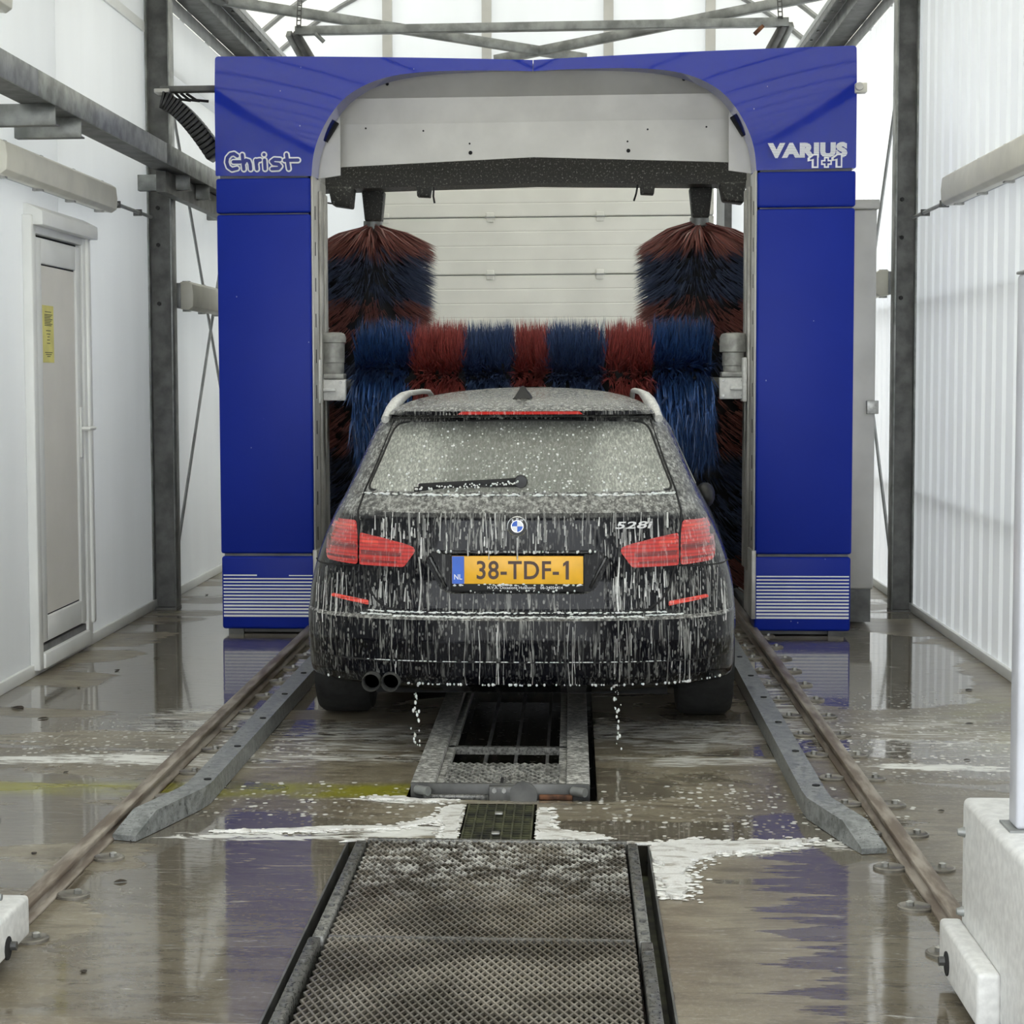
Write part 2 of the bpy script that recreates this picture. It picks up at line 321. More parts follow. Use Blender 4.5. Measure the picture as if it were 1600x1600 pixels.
fl = g.noise(g.scl(p, (2.6, 10, 1)), 1.9, 8, .72, 1.4); fl2 = g.noise(g.scl(p, (3.2, 15, 1)), 1.5, 6, .7, 1.5)
foam1 = g.step(g.ma('ADD', g.ma('MULTIPLY', strong, .75), g.ma('MULTIPLY', g.ma('SUBTRACT', fl, .5), 2.4)), .34, .66)
foam2 = g.ma('MULTIPLY', g.step(g.ma('ADD', g.ma('MULTIPLY', wisp, .5), g.ma('MULTIPLY', g.ma('SUBTRACT', fl2, .5), 2.2)), .22, .62), .72)
vv = g.vor(g.scl(p, (1, .8, 1)), 25); cc = g.n('SeparateColor', {0: vv['Color']}).outputs[0]
spk_area = total([blob(.6,6.75,.75,.45,1), blob(-.95,6.8,.7,.35,.8), blob(1.4,7.9,.6,.8,.7), blob(-1.7,7.7,.9,.5,.6)])
v3 = g.vor(g.scl(p, (1, .6, 1)), 46); c3 = g.n('SeparateColor', {0: v3['Color']}).outputs[0]; fleck = g.ma('MULTIPLY', g.ma('MULTIPLY', g.step(v3['Distance'], .40, .22), g.step(c3, .45, .52)), total([blob(1.5,8.2,.75,1.5,.8), blob(-1.75,7.9,.9,.8,.7), blob(.5,6.7,.8,.55,.7), blob(-.9,6.7,.8,.4,.5), blob(.6,7.8,.6,1.0,.5)]))
speck = g.ma('MULTIPLY', g.ma('MULTIPLY', g.step(g.ma('ADD', vv['Distance'], g.ma('MULTIPLY', g.noise(p, 60, 2), .12)), .36, .26), g.step(cc, .38, .44)), g.step(spk_area, .05, .3))
foam = g.ma('MAXIMUM', g.ma('MAXIMUM', foam1, foam2), g.ma('MAXIMUM', g.ma('MULTIPLY', speck, .85), g.ma('MULTIPLY', fleck, .55)), True)
b1 = g.noise(p, 1.1, 5, .6); b2 = g.noise(g.scl(p, (1,1,1)), 60, 3, .7)
conc = g.mix(g.step(b1, .35, .65), (.165,.138,.094), (.28,.247,.178)); conc = g.mix(g.ma('MULTIPLY', g.step(b2, .48, .70), .45), conc, (.36,.33,.27)); b3 = g.noise(g.scl(p, (1.3, 4.5, 1)), 3.2, 6, .7, .8); conc = g.mix(g.step(b3, .56, .36, 0, .55), conc, (.085,.068,.05))
pud = g.step(g.ma('ADD', g.noise(g.scl(p, (.55, 1.5, 1)), 1, 5, .6, .6), g.ma('MULTIPLY', total([blob(.72,5.2,.38,1.6,.3), blob(-1.0,5.5,.5,1.3,.28), blob(-1.9,10.5,.6,2.5,.3), blob(1.5,10.3,.6,2.0,.3)]), 1)), .50, .56)
fing = g.ma('ADD', g.ma('SUBTRACT', x, .60), g.ma('MULTIPLY', g.ma('SUBTRACT', g.noise(g.scl(p, (.8, 9, 1)), 1.6, 4, .6), .5), 1.1))
near = g.ma('MULTIPLY', g.step(y, 6.12, 5.95), g.step(x, .22, .26)); wet_r = g.ma('MULTIPLY', g.step(fing, -.012, .012), g.step(x, 1.06, 1.0))
pud = g.mixf(near, pud, wet_r)
conc = g.mix(g.ma('MULTIPLY', pud, .45), conc, (.09,.078,.062))
moss = g.ma('MULTIPLY', g.ma('MULTIPLY', g.step(g.ma('ABSOLUTE', g.ma('SUBTRACT', g.ma('ADD', y, g.ma('MULTIPLY', wx, .1)), 6.93)), .17, .06), g.step(g.noise(p, 5, 4), .32, .55)), g.step(x, .0, -.5))
moss2 = g.ma('MULTIPLY', blob(1.9,8.3,.45,1.2,.6), g.step(g.noise(p, 4, 4), .4, .65))
conc = g.mix(g.ma('MAXIMUM', g.ma('MULTIPLY', moss, .95), g.ma('MULTIPLY', moss2, .6)), conc, (.24,.23,.02))
rgh = g.mixf(pud, g.mixf(b1, .22, .42), .05); rgh = g.mixf(foam, rgh, .6)
hgt = g.ma('ADD', g.ma('MULTIPLY', g.ma('MULTIPLY', b2, g.mixf(pud, 1.0, .02)), .5), g.ma('ADD', g.ma('MULTIPLY', foam, .8), g.ma('MULTIPLY', g.noise(g.scl(p, (2,7,1)), 4, 3), .5)))
g.set(Base_Color=g.mix(foam, conc, (.80,.80,.76)), Roughness=rgh, IOR=1.36, Specular_IOR_Level=.5, Coat_Weight=g.mixf(pud, .2, .6), Coat_Roughness=g.mixf(pud, .2, .04), Coat_IOR=1.33, Normal=g.bump(hgt, .22, .008)); M['floor'] = g.m

HOLES = [(-.735,.245,3.3,6.155), (-.375,-.125,6.155,6.74), (-.60,.09,6.80,9.6)]
xs = sorted({-9.0, 9.0, -2.775, 2.195} | {h[0] for h in HOLES} | {h[1] for h in HOLES}); ys = sorted({-12.0, 18.2} | {h[2] for h in HOLES} | {h[3] for h in HOLES})
mb = MB(); PITD = .16
for i in range(len(xs)-1):
    for j in range(len(ys)-1):
        cx, cy = (xs[i]+xs[i+1])/2, (ys[j]+ys[j+1])/2
        if any(h[0] < cx < h[1] and h[2] < cy < h[3] for h in HOLES): continue
        mb.add([(xs[i],ys[j],0),(xs[i+1],ys[j],0),(xs[i+1],ys[j+1],0),(xs[i],ys[j+1],0)], [(0,1,2,3)])
floor = mb.build('floor', M['floor'], None, recalc=False); tag(floor, kind='structure')
mb = MB()
for (a, b, c, d) in HOLES:
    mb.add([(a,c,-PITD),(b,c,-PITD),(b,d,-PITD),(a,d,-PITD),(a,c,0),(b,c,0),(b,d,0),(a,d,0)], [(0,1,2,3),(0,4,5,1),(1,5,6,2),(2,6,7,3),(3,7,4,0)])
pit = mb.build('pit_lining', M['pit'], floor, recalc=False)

# ------------------------------------------------------------------ building
XL, XR, XM, YF, YB = -2.755, 2.175, -.29, 1.6, 18.0
def wall_panels(parent, x, sgn, y0, y1, mat, z0, z1, ribs=False, w=1.0, gap=.006):
    n = max(1, round((y1-y0)/w)); d = (y1-y0)/n
    for i in range(n):
        a, b = y0+i*d+gap/2, y0+(i+1)*d-gap/2
        if not ribs: B('wall_panel', mat, parent, min(x, x-sgn*.05), max(x, x-sgn*.05), a, b, z0, z1, .003, 1)
        else:
            pr = []; k = 4; q = (b-a)/k
            for j in range(k): pr += [(a+j*q, 0), (a+(j+.62)*q, 0), (a+(j+.7)*q, .02), (a+(j+.92)*q, .02)]
            pr.append((b, 0)); m = MB()
            m.add([(x-sgn*o_, yy, z) for yy, o_ in pr for z in (z0, z1)], [(2*t, 2*t+2, 2*t+3, 2*t+1) for t in range(len(pr)-1)])
            m.build('wall_panel', mat, parent, recalc=False)
wl = tag(empty('wall_left', (XL, 0, 0)), kind='structure')
wall_panels(wl, XL, 1, YF, 12.4, M['white_wall'], .0, 4.03, w=2.25)
for z0, z1, m_ in ((0,3.55,'white_wall'), (3.55,3.61,'daylight_strip'), (3.61,4.03,'white_wall')): wall_panels(wl, XL, 1, 12.4, YB, M[m_], z0, z1, w=2.8)
wr = tag(empty('wall_right', (XR, 0, 0)), kind='structure')
for z0, z1, m_ in ((0,4.03,'wall_tl'),): wall_panels(wr, XR, -1, YF, 12.4, M[m_], z0, z1, True, 1.0, 0)
for z0, z1, m_ in ((0,3.55,'white_wall'), (3.55,3.62,'daylight_strip'), (3.62,4.03,'white_wall')): wall_panels(wr, XR, -1, 12.4, YB, M[m_], z0, z1, True, 1.0, 0)
for z in (.75, 1.95): B('girt', M['steel_grey'], wr, XR+.05, XR+.09, YF, YB, z, z+.03)
tag(B('baseboard_left', M['white_pvc'], None, XL, XL+.022, YF, YB, 0, .062, .004), kind='structure')
tag(B('baseboard_right', M['white_pvc'], None, XR-.022, XR, YF, YB, 0, .055, .004), kind='structure')
tag(B('trim_1', M['white_pvc'], None, XL, XL+.012, YF, 12.36, 3.735, 3.80), kind='structure')
# barrel roof
RC, RR, HALF = 1.64, 3.82, 2.86
def arc(t, r=RR): return (XM + r*math.sin(t), RC + r*math.cos(t))
TM = math.asin(HALF/RR)
ceil_ = tag(empty('ceiling', (XM, 0, 5.4)), kind='structure')
NB = 16; dy = (YB-YF)/NB
for i in range(NB):
    a, b = YF+i*dy, YF+(i+1)*dy
    for k in range(2):
        t0, t1 = (-TM, 0) if k == 0 else (0, TM); q = 12
        pts = [arc(t0+(t1-t0)*j/q) for j in range(q+1)]; m = MB()
        m.add([(X_, yy, Z_) for X_, Z_ in pts for yy in (a+.004, b-.004)], [(2*j, 2*j+1, 2*j+3, 2*j+2) for j in range(q)])
        m.build('roof_sheet', M['roof'], ceil_, recalc=False, smooth=60)
for i in range(NB+1):
    yy = YF+i*dy; m = MB(); m.tube([(arc(t, RR-.03)[0], yy, arc(t, RR-.03)[1]) for t in np.linspace(-TM, TM, 26)], .026, 6)
    m.build('roof_rib', M['steel_grey'], ceil_, smooth=50)
# gable
gab = tag(empty('wall_back', (XM, YB, 0)), kind='structure')
DL, DR, DT = -1.80, 1.30, 3.42
B('wall_panel', M['white_wall'], gab, XL, DL-.02, YB, YB+.01, 0, 4.1); B('wall_panel', M['white_wall'], gab, DR+.16, XR, YB, YB+.01, 0, 4.1)
ed = [-2.76, -1.71, -.79, .33, 1.26, 2.18]
for i in range(5):
    a, b = ed[i], ed[i+1]; base = DT if i in (1, 2, 3) else 4.1
    pts = [(a, base), (b, base)]
    for k in range(6):
        xx = b + (a-b)*k/5; pts.append((xx, RC + math.sqrt(RR**2 - (xx-XM)**2)))
    MB().prism(pts, 'y', YB, YB+.008).build('gable_panel', M['white_wall'], gab)
for xx in ed[1:5]: B('gable_stud', M['silver'], gab, xx-.045, xx+.045, YB-.05, YB, DT, RC+math.sqrt(RR**2-(xx-XM)**2)-.05)
B('lintel', M['silver'], gab, DL-.02, DR+.16, YB-.02, YB+.02, DT-.02, DT+.1)
# entrance gable over the open doorway (behind the photographer's wash bay)
gf = tag(empty('wall_front', (XM, YF, 0)), kind='structure')
pts = [(XL, 3.6), (XR, 3.6)] + [(XR+(XL-XR)*k/14, RC+math.sqrt(RR**2-(XR+(XL-XR)*k/14-XM)**2)) for k in range(15)]
MB().prism(pts, 'y', YF-.05, YF).build('gable_panel', M['white_wall'], gf)
# eave profiles
def eave(nm, xw, s):
    e = tag(empty(nm, (xw, 0, 4.03)), kind='structure')
    def b_(n, m, o0, o1, z0, z1): B(n, M[m], e, min(xw+s*o0, xw+s*o1), max(xw+s*o0, xw+s*o1), YF, YB, z0, z1, .003, 1)
    b_('wall_channel', 'steel_grey', .0, .012, 4.03, 4.13); b_('lower_flange', 'steel_dark', .012, .175, 4.128, 4.138)  # flanges dark, web light: shade of the undersides put into the colour
    b_('web', 'galv', .165, .175, 4.138, 4.245); b_('upper_flange', 'steel_dark', .175, .285, 4.243, 4.253); b_('gutter_back', 'steel_grey', -.02, .28, 4.253, 4.30)
    b_('lip', 'steel_dark', .275, .285, 4.20, 4.243)
    mb_ = MB(); k = 0
    for i in range(28):
        yy = 6+i*.42; mb_ = MB().lathe([(.012,-.012),(.012,0)], (xw+s*.23, yy, 4.243), 'z', 6); mb_.build('bolt', M['bolt'], e)
eave('trim_2', XL, 1); eave('trim_3', XR, -1)
# posts
def post(x0, x1, yc, label):
    e = empty('steel_post', ((x0+x1)/2, yc, 0), label, 'post'); zt = 4.125
    B('flange', M['galv'], e, x0, x0+.012, yc-.07, yc+.07, .012, zt, .002, 1); B('flange', M['galv'], e, x1-.012, x1, yc-.07, yc+.07, .012, zt, .002, 1)
    B('web', M['steel_dark'], e, x0+.012, x1-.012, yc-.012, yc+.012, .012, zt)  # web darker than the flanges, recess shade put into its colour
    B('base_plate', M['steel_dark'], e, x0, x1, yc-.08, yc+.08, 0, .012)
    for k, z in enumerate((2.0, 2.38, 2.62)): MB().lathe([(.014,-.012),(.014,0)], ((x0+x1)/2-.02, yc-.012, z), 'y', 6).build('bolt', M['black_rubber'], e)
post(-2.75, -2.59, 12.45, 'weathered steel post against left wall, beside the blue gantry')
post(2.03, 2.17, 12.45, 'weathered steel post against right wall, beside the white ribbed panels')
post(-2.75, -2.59, 16.0, 'steel post on left wall far behind the blue gantry'); post(2.03, 2.17, 16.0, 'steel post on right wall far behind the blue gantry')
def rod(xw, s, pa, pb, label, o=.045):
    e = empty('brace_rod', (xw+s*.06, pa[0], pa[1]), label, 'rod'); a, b = Vector((xw+s*o, *pa)), Vector((xw+s*o, *pb)); d = (b-a).normalized()
    MB().tube([a, b], .011, 8).build('rod', M['steel_grey'], e, smooth=50)
    for q, t in ((a, d), (b, -d)): MB().tube([q+t*.03, q+t*.17], .019, 8).build('turnbuckle', M['steel_dark'], e, smooth=50); MB().bar(q-t*.05, q+t*.04, .012, .06, (1,0,0)).build('lug', M['steel_dark'], e)
rod(XL, 1, (12.56, 3.9), (15.84, .12), 'thin brace rod falling away from the top of the left post')
rod(XL, 1, (12.56, .10), (15.84, 3.9), 'thin brace rod rising from the foot of the left post', .09)
rod(XR, -1, (12.56, 3.85), (15.84, .12), 'thin brace rod falling away from the top of the right post')
rod(XR, -1, (12.56, .10), (15.84, 3.9), 'thin brace rod rising from the foot of the right post', .09)

# sectional overhead door
d2 = tag(empty('door_2', (-.25, YB, 0)), kind='structure')
sz = .532; z = .26
zz = [0.0] + [2.455-sz*k for k in range(4, -1, -1)] + [2.987, 3.5]
zz = [v for v in zz if v >= 0]; zz = sorted(set(round(v, 3) for v in zz))
for i in range(len(zz)-1):
    a, b = zz[i], zz[i+1]; pr = [(YB, a+.004)]
    nr = 4 if b-a > .4 else 1
    o = .02; prof = [(YB-.012, a+.006), (YB-.02, a+.014)]
    for k in range(1, nr):
        q = a+(b-a)*k/nr; prof += [(YB-.02, q-.008), (YB-.017, q-.003), (YB-.017, q+.003), (YB-.02, q+.008)]
    prof += [(YB-.02, b-.012), (YB-.008, b-.005)]
    if i == 0: B('door_light_block', M['steel_grey'], d2, DL+.01, DR-.01, YB+.021, YB+.03, .0, 3.5)  # added unseen sheet, blocks daylight leaking between the door sections
    MB().prism([(YB+.02, a+.004)] + prof + [(YB+.02, b-.004)], 'x', DL, DR).build('door_section', M['white_door'], d2)
for i in range(1, len(zz)-1):
    for xx in (DL+.06, -.763, .255, DR-.06):
        h = MB().box(xx-.035, xx+.035, YB-.034, YB-.021, zz[i]-.045, zz[i]+.045).build('hinge', M['white_door'], d2, .006)
        MB().tube([(xx-.05, YB-.036, zz[i]), (xx+.05, YB-.036, zz[i])], .008, 6).build('hinge_pin', M['steel_grey'], h)
B('door_track', M['steel_grey'], d2, DR+.02, DR+.09, YB-.10, YB-.02, 0, 3.5, .004); B('door_jamb', M['steel_dark'], d2, DR+.09, DR+.16, YB-.06, YB, 0, 3.5)
B('door_track', M['steel_grey'], d2, DL-.08, DL-.02, YB-.10, YB-.02, 0, 3.5, .004)

# side door in the left wall
d1 = tag(empty('door_1', (XL, 10.1, 0)), kind='structure'); x0 = XL
dy0, dy1, dz0, dz1 = 9.56, 10.63, .10, 2.27
B('frame_side', M['white_pvc'], d1, x0, x0+.05, dy0-.03, dy0+.05, dz0-.07, dz1+.07, .006); B('frame_side', M['white_pvc'], d1, x0, x0+.05, dy1-.10, dy1, dz0-.07, dz1+.07, .006)
B('frame_side', M['white_pvc'], d1, x0, x0+.065, dy1-.035, dy1+.03, dz0+.04, dz1+.03, .012)
B('frame_head', M['white_pvc'], d1, x0, x0+.05, dy0+.05, dy1-.10, dz1-.02, dz1+.07, .006); B('frame_sill', M['white_pvc'], d1, x0, x0+.06, dy0+.05, dy1-.10, dz0-.07, dz0+.01, .006)
MB().prism([(x0,2.29),(x0+.10,2.29),(x0+.10,2.36),(x0+.02,2.40),(x0,2.40)], 'y', dy0, dy1+.06).build('rain_hood', M['white_pvc'], d1, .004)
B('threshold', M['grey_gap'], d1, x0+.002, x0+.035, dy0+.05, dy1-.10, dz0+.01, dz0+.045)
lf = B('gap_seal', M['dark_gap'], d1, x0+.001, x0+.012, dy0+.05, dy1-.10, dz0+.01, dz1-.02)
ya, yb, za, zb = dy0+.06, dy1-.125, dz0+.06, dz1-.035
B('leaf_stile', M['white_pvc'], d1, x0+.012, x0+.044, ya, ya+.10, za, zb, .006); B('leaf_stile', M['white_pvc'], d1, x0+.012, x0+.044, yb-.10, yb, za, zb, .006)
B('leaf_rail', M['white_pvc'], d1, x0+.012, x0+.044, ya+.10, yb-.10, za, za+.13, .006); B('leaf_rail', M['white_pvc'], d1, x0+.012, x0+.044, ya+.10, yb-.10, zb-.13, zb, .006)
B('seal', M['dark_gap'], d1, x0+.0125, x0+.030, ya+.10, yb-.10, za+.13, zb-.13); B('leaf_panel', M['door_leaf'], d1, x0+.013, x0+.034, ya+.108, yb-.110, za+.138, zb-.138)
hp = B('handle_plate', M['white_pvc'], d1, x0+.044, x0+.054, yb-.075, yb-.04, 1.08, 1.36, .004); MB().tube([(x0+.05,yb-.058,1.24),(x0+.09,yb-.058,1.24),(x0+.095,yb+.06,1.24)], .011, 8).build('handle', M['white_pvc'], hp, smooth=50)
nt_ = tag(empty('paper_notice', (x0+.0345, 9.86, 1.75), 'yellow paper notice with small print on the white side door', 'notice'))
B('sheet', M['yellow_paper'], nt_, x0+.0345, x0+.0357, 9.755, 9.965, 1.60, 1.895); ln = MB()
for k, (z, w) in enumerate([(1.862,.06)] + [(1.848-.008*i, .075-.02*((i*7)%3)/2) for i in range(8)] + [(1.765,.045),(1.748,.035),(1.733,.02),(1.717,.025),(1.70,.03)] + [(1.652,.07),(1.642,.055),(1.632,.03)]):
    c = 9.86 if not 0 < k < 9 else 9.79 + w
    ln.box(x0+.0358, x0+.0362, c-w, c+w, z-.002, z+.002)
ln.build('printed_lines', M['ink'], nt_)

# lamps
def lamp(xw, s, y0, y1, z0, z1, label, off=0):
    w0 = xw; xw = xw+s*off
    e = empty('strip_lamp', (xw, (y0+y1)/2, z0), label, 'lamp'); a = lambda q: xw+s*q
    MB().box(min(a(.002),a(.035)), max(a(.002),a(.035)), y0, y1, z0+.012, z1-.012).build('housing', M['steel_grey'], e, .004)
    pr = [(a(.03), z0+.006), (a(.085), z0), (a(.115), z0+.02), (a(.12), (z0+z1)/2), (a(.112), z1-.02), (a(.08), z1), (a(.03), z1-.006)]
    MB().prism(pr, 'y', y0+.005, y1-.005).build('cover', M['cream'], e, .004)
    if off:
        for yy in (y0+.5, y0+.9): B('wall_mount', M['steel_grey'], e, min(w0+s*.001, a(.004)), max(w0+s*.001, a(.004)), yy-.01, yy+.01, z0+.04, z1-.04)
    n = 4
    for k in range(n):
        yy = y0+.15+(y1-y0-.3)*k/(n-1)
        for z in (z0, z1): MB().box(min(a(.02),a(.07)), max(a(.02),a(.07)), yy-.02, yy+.02, z-.007, z+.007).build('clip', M['bolt'], e)
lamp(XL, 1, 8.9, 11.10, 2.475, 2.64, 'long cream strip lamp above the white side door'); lamp(XL, 1, 12.62, 14.5, 1.965, 2.155, 'cream strip lamp on left wall behind the steel post', .135)
lamp(XR, -1, 8.9, 11.03, 2.455, 2.63, 'long cream strip lamp on ribbed right wall'); lamp(XR, -1, 12.62, 14.5, 2.02, 2.19, 'cream strip lamp on right wall behind the steel post', .11)
lamp(XL, 1, 7.2, 9.06, 3.24, 3.41, 'strip lamp end high on left wall above the steel channel')
def conduit(xw, s, a, b, z, label):
    e = empty('conduit_pipe', (xw+s*.04, a, z), label, 'pipe'); MB().tube([(xw+s*.035, a, z), (xw+s*.035, b, z), (xw+s*.035, b+.06, z)], .012, 8).build('pipe', M['steel_grey'], e, smooth=50)
    for t in (.25, .75): yy = a+(b-a)*t; B('pipe_clip', M['steel_dark'], e, min(xw, xw+s*.052), max(xw, xw+s*.052), yy-.012, yy+.012, z-.02, z+.02)
conduit(XL, 1, 11.16, 12.31, 2.555, 'short grey conduit from left lamp to steel post'); conduit(XR, -1, 11.10, 12.31, 2.50, 'short grey conduit from right lamp to steel post')

# channel along the left wall
e = empty('steel_channel', (-2.4, 8, 2.79), 'long galvanised channel running along left wall above the door', 'beam')
for a, b in ((YF+.1, 8.6), (8.606, 11.35), (11.356, 14.5), (14.506, 17.9)):
    B('channel_face', M['galv'], e, -2.405, -2.395, a, b, 2.785, 2.905, .002, 1); B('channel_underside', M['steel_dark'], e, -2.575, -2.405, a, b, 2.80, 2.808); B('channel_lip', M['galv'], e, -2.44, -2.405, a, b, 2.897, 2.905)  # same channel, underside coloured darker for its shade
for yy in (7.9, 8.93, 9.40, 12.1, 12.75, 14.4):
    b_ = B('bracket', M['galv'], e, -2.745, -2.41, yy, yy+.012, 2.70, 2.80, .002, 1); B('bracket_flange', M['steel_dark'], b_, -2.745, -2.41, yy+.012, yy+.07, 2.70, 2.708)
B('stiffener', M['steel_dark'], e, -2.56, -2.50, 11.8, 17.9, 2.66, 2.79)

# ceiling tie frame over the gantry
e = empty('tie_frame', (-.25, 14.0, 4.0), 'galvanised tie bar and crossed braces hung below the roof', 'frame')
yt = 14.0
B('tie_bar', M['galv'], e, -2.0, 1.53, yt-.04, yt+.04, 3.985, 4.045, .004)
MB().bar((-2.75, yt-.2, 4.25), (.1, yt+1.2, 3.98), .06, .07).build('cross_brace', M['galv'], e, .003, 1); MB().bar((2.15, yt-.2, 4.24), (-.6, yt+1.2, 3.98), .06, .07).build('cross_brace', M['galv'], e, .003, 1)
for xx, s in ((-2.0, -1), (1.5, 1)):
    MB().bar((xx, yt, 4.0), (xx-s*.22, yt+.5, 3.6), .05, .05).build('strut', M['steel_dark'], e, .003, 1); MB().bar((xx+s*.05, yt, 4.0), (xx-s*.14, yt+.6, 3.6), .04, .05).build('strut', M['galv'], e, .003, 1)
    zt_ = RC+math.sqrt(RR**2-(xx-XM)**2)-.06; z = 4.03; x1_ = xx-s*.03
    for q in (-.014, .014): MB().bar((x1_+q, yt-.05, z), (x1_+q-s*.06, yt-.05, zt_), .008, .006, (0,1,0)).build('strap_side', M['steel_dark'], e)
    n = int((zt_-z)/.034)
    for k in range(n): t = (k+.5)/n; MB().bar((x1_-s*.06*t-.013, yt-.05, z+(zt_-z)*t), (x1_-s*.06*t+.013, yt-.05, z+(zt_-z)*t), .008, .012, (0,1,0)).build('strap_rung', M['steel_dark'], e)
    MB().tube([(xx-s*.21, yt-.03, 3.93), (xx-s*.15, yt-.03, 3.99)], .015, 8).build('plug', M['rust'] if s > 0 else M['galv'], e, smooth=50)

# ------------------------------------------------------------------ wash gantry
GY = 11.2; GL, GR, GC = -2.078, 1.613, -.2325; CI = .555      # outer sides, centre, column width
gan = empty('wash_gantry', (GC, GY+.8, 0), 'blue wash gantry with silver inner arch, standing on two floor rails', 'car wash')
ILX, IRX = GL+CI, GR-CI
archL = [(-1.515,2.684),(-1.505,2.80),(-1.474,2.905),(-1.41,3.03),(-1.329,3.135),(-1.22,3.21),(-1.087,3.263),(-.92,3.292),(-.716,3.306),(-.45,3.312),(GC-.002,3.313)]
for _ in range(2):     # rounder arch line
    q_ = [archL[0]]
    for a_, b_ in zip(archL[:-1], archL[1:]): q_ += [(a_[0]*.75+b_[0]*.25, a_[1]*.75+b_[1]*.25), (a_[0]*.25+b_[0]*.75, a_[1]*.25+b_[1]*.75)]
    archL = q_ + [archL[-1]]
def bulge(x, z):
    u = (x-GL)/1.85 if x < GC else (GR-x)/1.85
    s = u*1.15 + (z-2.684)/.70; return .13*max(0, s-.52)**2
def fmapG(x, z, d): return (x, GY + (bulge(x, z) if d == 0 else max(.30, bulge(x, z)+.03)), z)
polyL = round_poly([(GL,2.684),(GL,3.384),(GC-.002,3.384)], [.02,.02,0])[:-1] + [(GC-.002,3.384)] + archL[::-1]
polyR = [(2*GC-x, z) for x, z in polyL][::-1]
patch(polyL, fmapG, 'arch_panel', M['blue'], gan, 1, .035, 30); patch(polyR, fmapG, 'arch_panel', M['blue'], gan, 1, .035, 30)
for s in (0, 1):
    X = lambda a: a if s == 0 else 2*GC-a
    def bx(n, m, x0, x1, *r, **k): return B(n, M[m], gan, min(X(x0), X(x1)), max(X(x0), X(x1)), *r, **k)
    bx('column_panel', 'blue_satin', GL, GL+CI, GY, GY+.28, 2.474, 2.676, bevel=.014, seg=3); bx('column_panel', 'blue_satin', GL+.002, GL+CI, GY+.004, GY+.28, .478, 2.466, bevel=.014, seg=3)
    lp = bx('kick_panel', 'blue_satin', GL+.006, GL+CI+.004, GY, GY+.28, .03, .462, bevel=.016, seg=3)
    n = 13
    for k in range(n):
        z = .103+k*.0202; x0, x1 = GL+.016, GL+CI-.008
        if k == n-1 and s == 0:
            MB().box(x0, x0+.20, GY-.001, GY+.003, z, z+.0085).build('white_stripe', M['white_paint'], lp); MB().box(x1-.14, x1, GY-.001, GY+.003, z, z+.006).build('white_stripe', M['white_paint'], lp)
        else: MB().box(min(X(x0),X(x1)), max(X(x0),X(x1)), GY-.001, GY+.003, z, z+.0125-.0004*k).build('white_stripe', M['white_paint'], lp)
    bx('column_core', 'grey_gap', GL+.02, GL+CI-.015, GY+.03, GY+.30, .05, 3.0)
    bx('column_body', 'silver_dirty', GL+.0, GL+CI+.005, GY+.30, GY+.66, .08, 3.25, bevel=.004, seg=1)
    bx('inner_jamb', 'silver', GL+CI, GL+CI+.012, GY+.02, GY+.62, .36, 2.69, bevel=.003, seg=1)
    bx('guide_profile', 'silver_dirty', GL+CI+.012, GL+CI+.03, GY+.25, GY+.36, .36, 2.62, bevel=.003, seg=1); bx('guide_profile', 'silver_dirty', GL+CI+.012, GL+CI+.03, GY+.45, GY+.56, .36, 2.62, bevel=.003, seg=1)
    for k in range(10): bx('slot', 'dark_gap', GL+CI+.0115, GL+CI+.0135, GY+.10, GY+.125, .55+k*.21, .63+k*.21)
    bx('rear_wall', 'grey_gap', GL-.02, GL+.02, GY+.66, GY+2.5, .1, 2.45)
    bx('rear_column', 'silver_dirty', GL, GL+.14, GY+2.3, GY+2.55, .08, 3.2, bevel=.004)
    bx('splash_cover', 'silver_dirty', GL+CI-.005, GL+CI+.022, GY+.0, GY+.30, .10, .50, bevel=.004)
    bx('base_beam', 'grey_gap', GL+.06, GL+CI-.03, GY+.05, GY+2.5, .005, .07, bevel=.004)
    bx('foot', 'steel_dark', GL+.04, GL+.13, GY+.02, GY+.12, .0, .03)
    # folded corner bracket under the arch
    MB().prism([(X(GL+CI+.005),2.70),(X(GL+CI+.005),3.10),(X(GL+CI+.14),3.20),(X(GL+CI+.14),2.72)], 'y', GY+.32, GY+.34).build('corner_plate', M['silver'], gan)
    MB().bar((X(-1.40), GY+.285, 3.03), (X(-1.47), GY+.285, 2.92), .05, .03).build('corner_clip', M['dark_gap'], gan)
xi0, xi1 = ILX+.005, IRX-.005
prof = [(GY+.29,3.36),(GY+.29,3.31),(GY+.40,3.19),(GY+.405,3.185),(GY+.48,3.05),(GY+.485,3.045)]
mb = MB()
def tier(ya, za, yb, zb, name, zc=None):
    m = MB(); n = 16; vs = []
    for i in range(n+1):
        xx = xi0+(xi1-xi0)*i/n; dz = 0 if zc is None else zc*(1-abs(2*i/n-1))
        vs += [(xx, ya, za), (xx, yb, zb+dz), (xx, ya+.015, za), (xx, yb+.015, zb+dz)]
    f = []
    for i in range(n):
        q, r = 4*i, 4*i+4; f += [(q, q+1, r+1, r), (q+2, r+2, r+3, q+3), (q+1, q+3, r+3, r+1), (q, r, r+2, q+2)]
    f += [(0,2,3,1), (4*n, 4*n+1, 4*n+3, 4*n+2)]
    return m.add(vs, f).build(name, M['silver'], gan, smooth=20)
tier(GY+.39, 3.36, GY+.50, 3.195, 'roof_tier'); tier(GY+.50, 3.195, GY+.53, 3.045, 'roof_tier'); t3 = tier(GY+.52, 3.045, GY+.52, 2.785, 'roof_tier', .05)
for xx, z in ((-.62,2.92),(.33,2.92),(-1.25,3.02),(.80,3.0),(-.9,3.0),(.45,2.99)): MB().lathe([(.006,-.003),(.006,0)], (xx, GY+.518, z), 'y', 8).build('rivet', M['dark_gap'], gan)
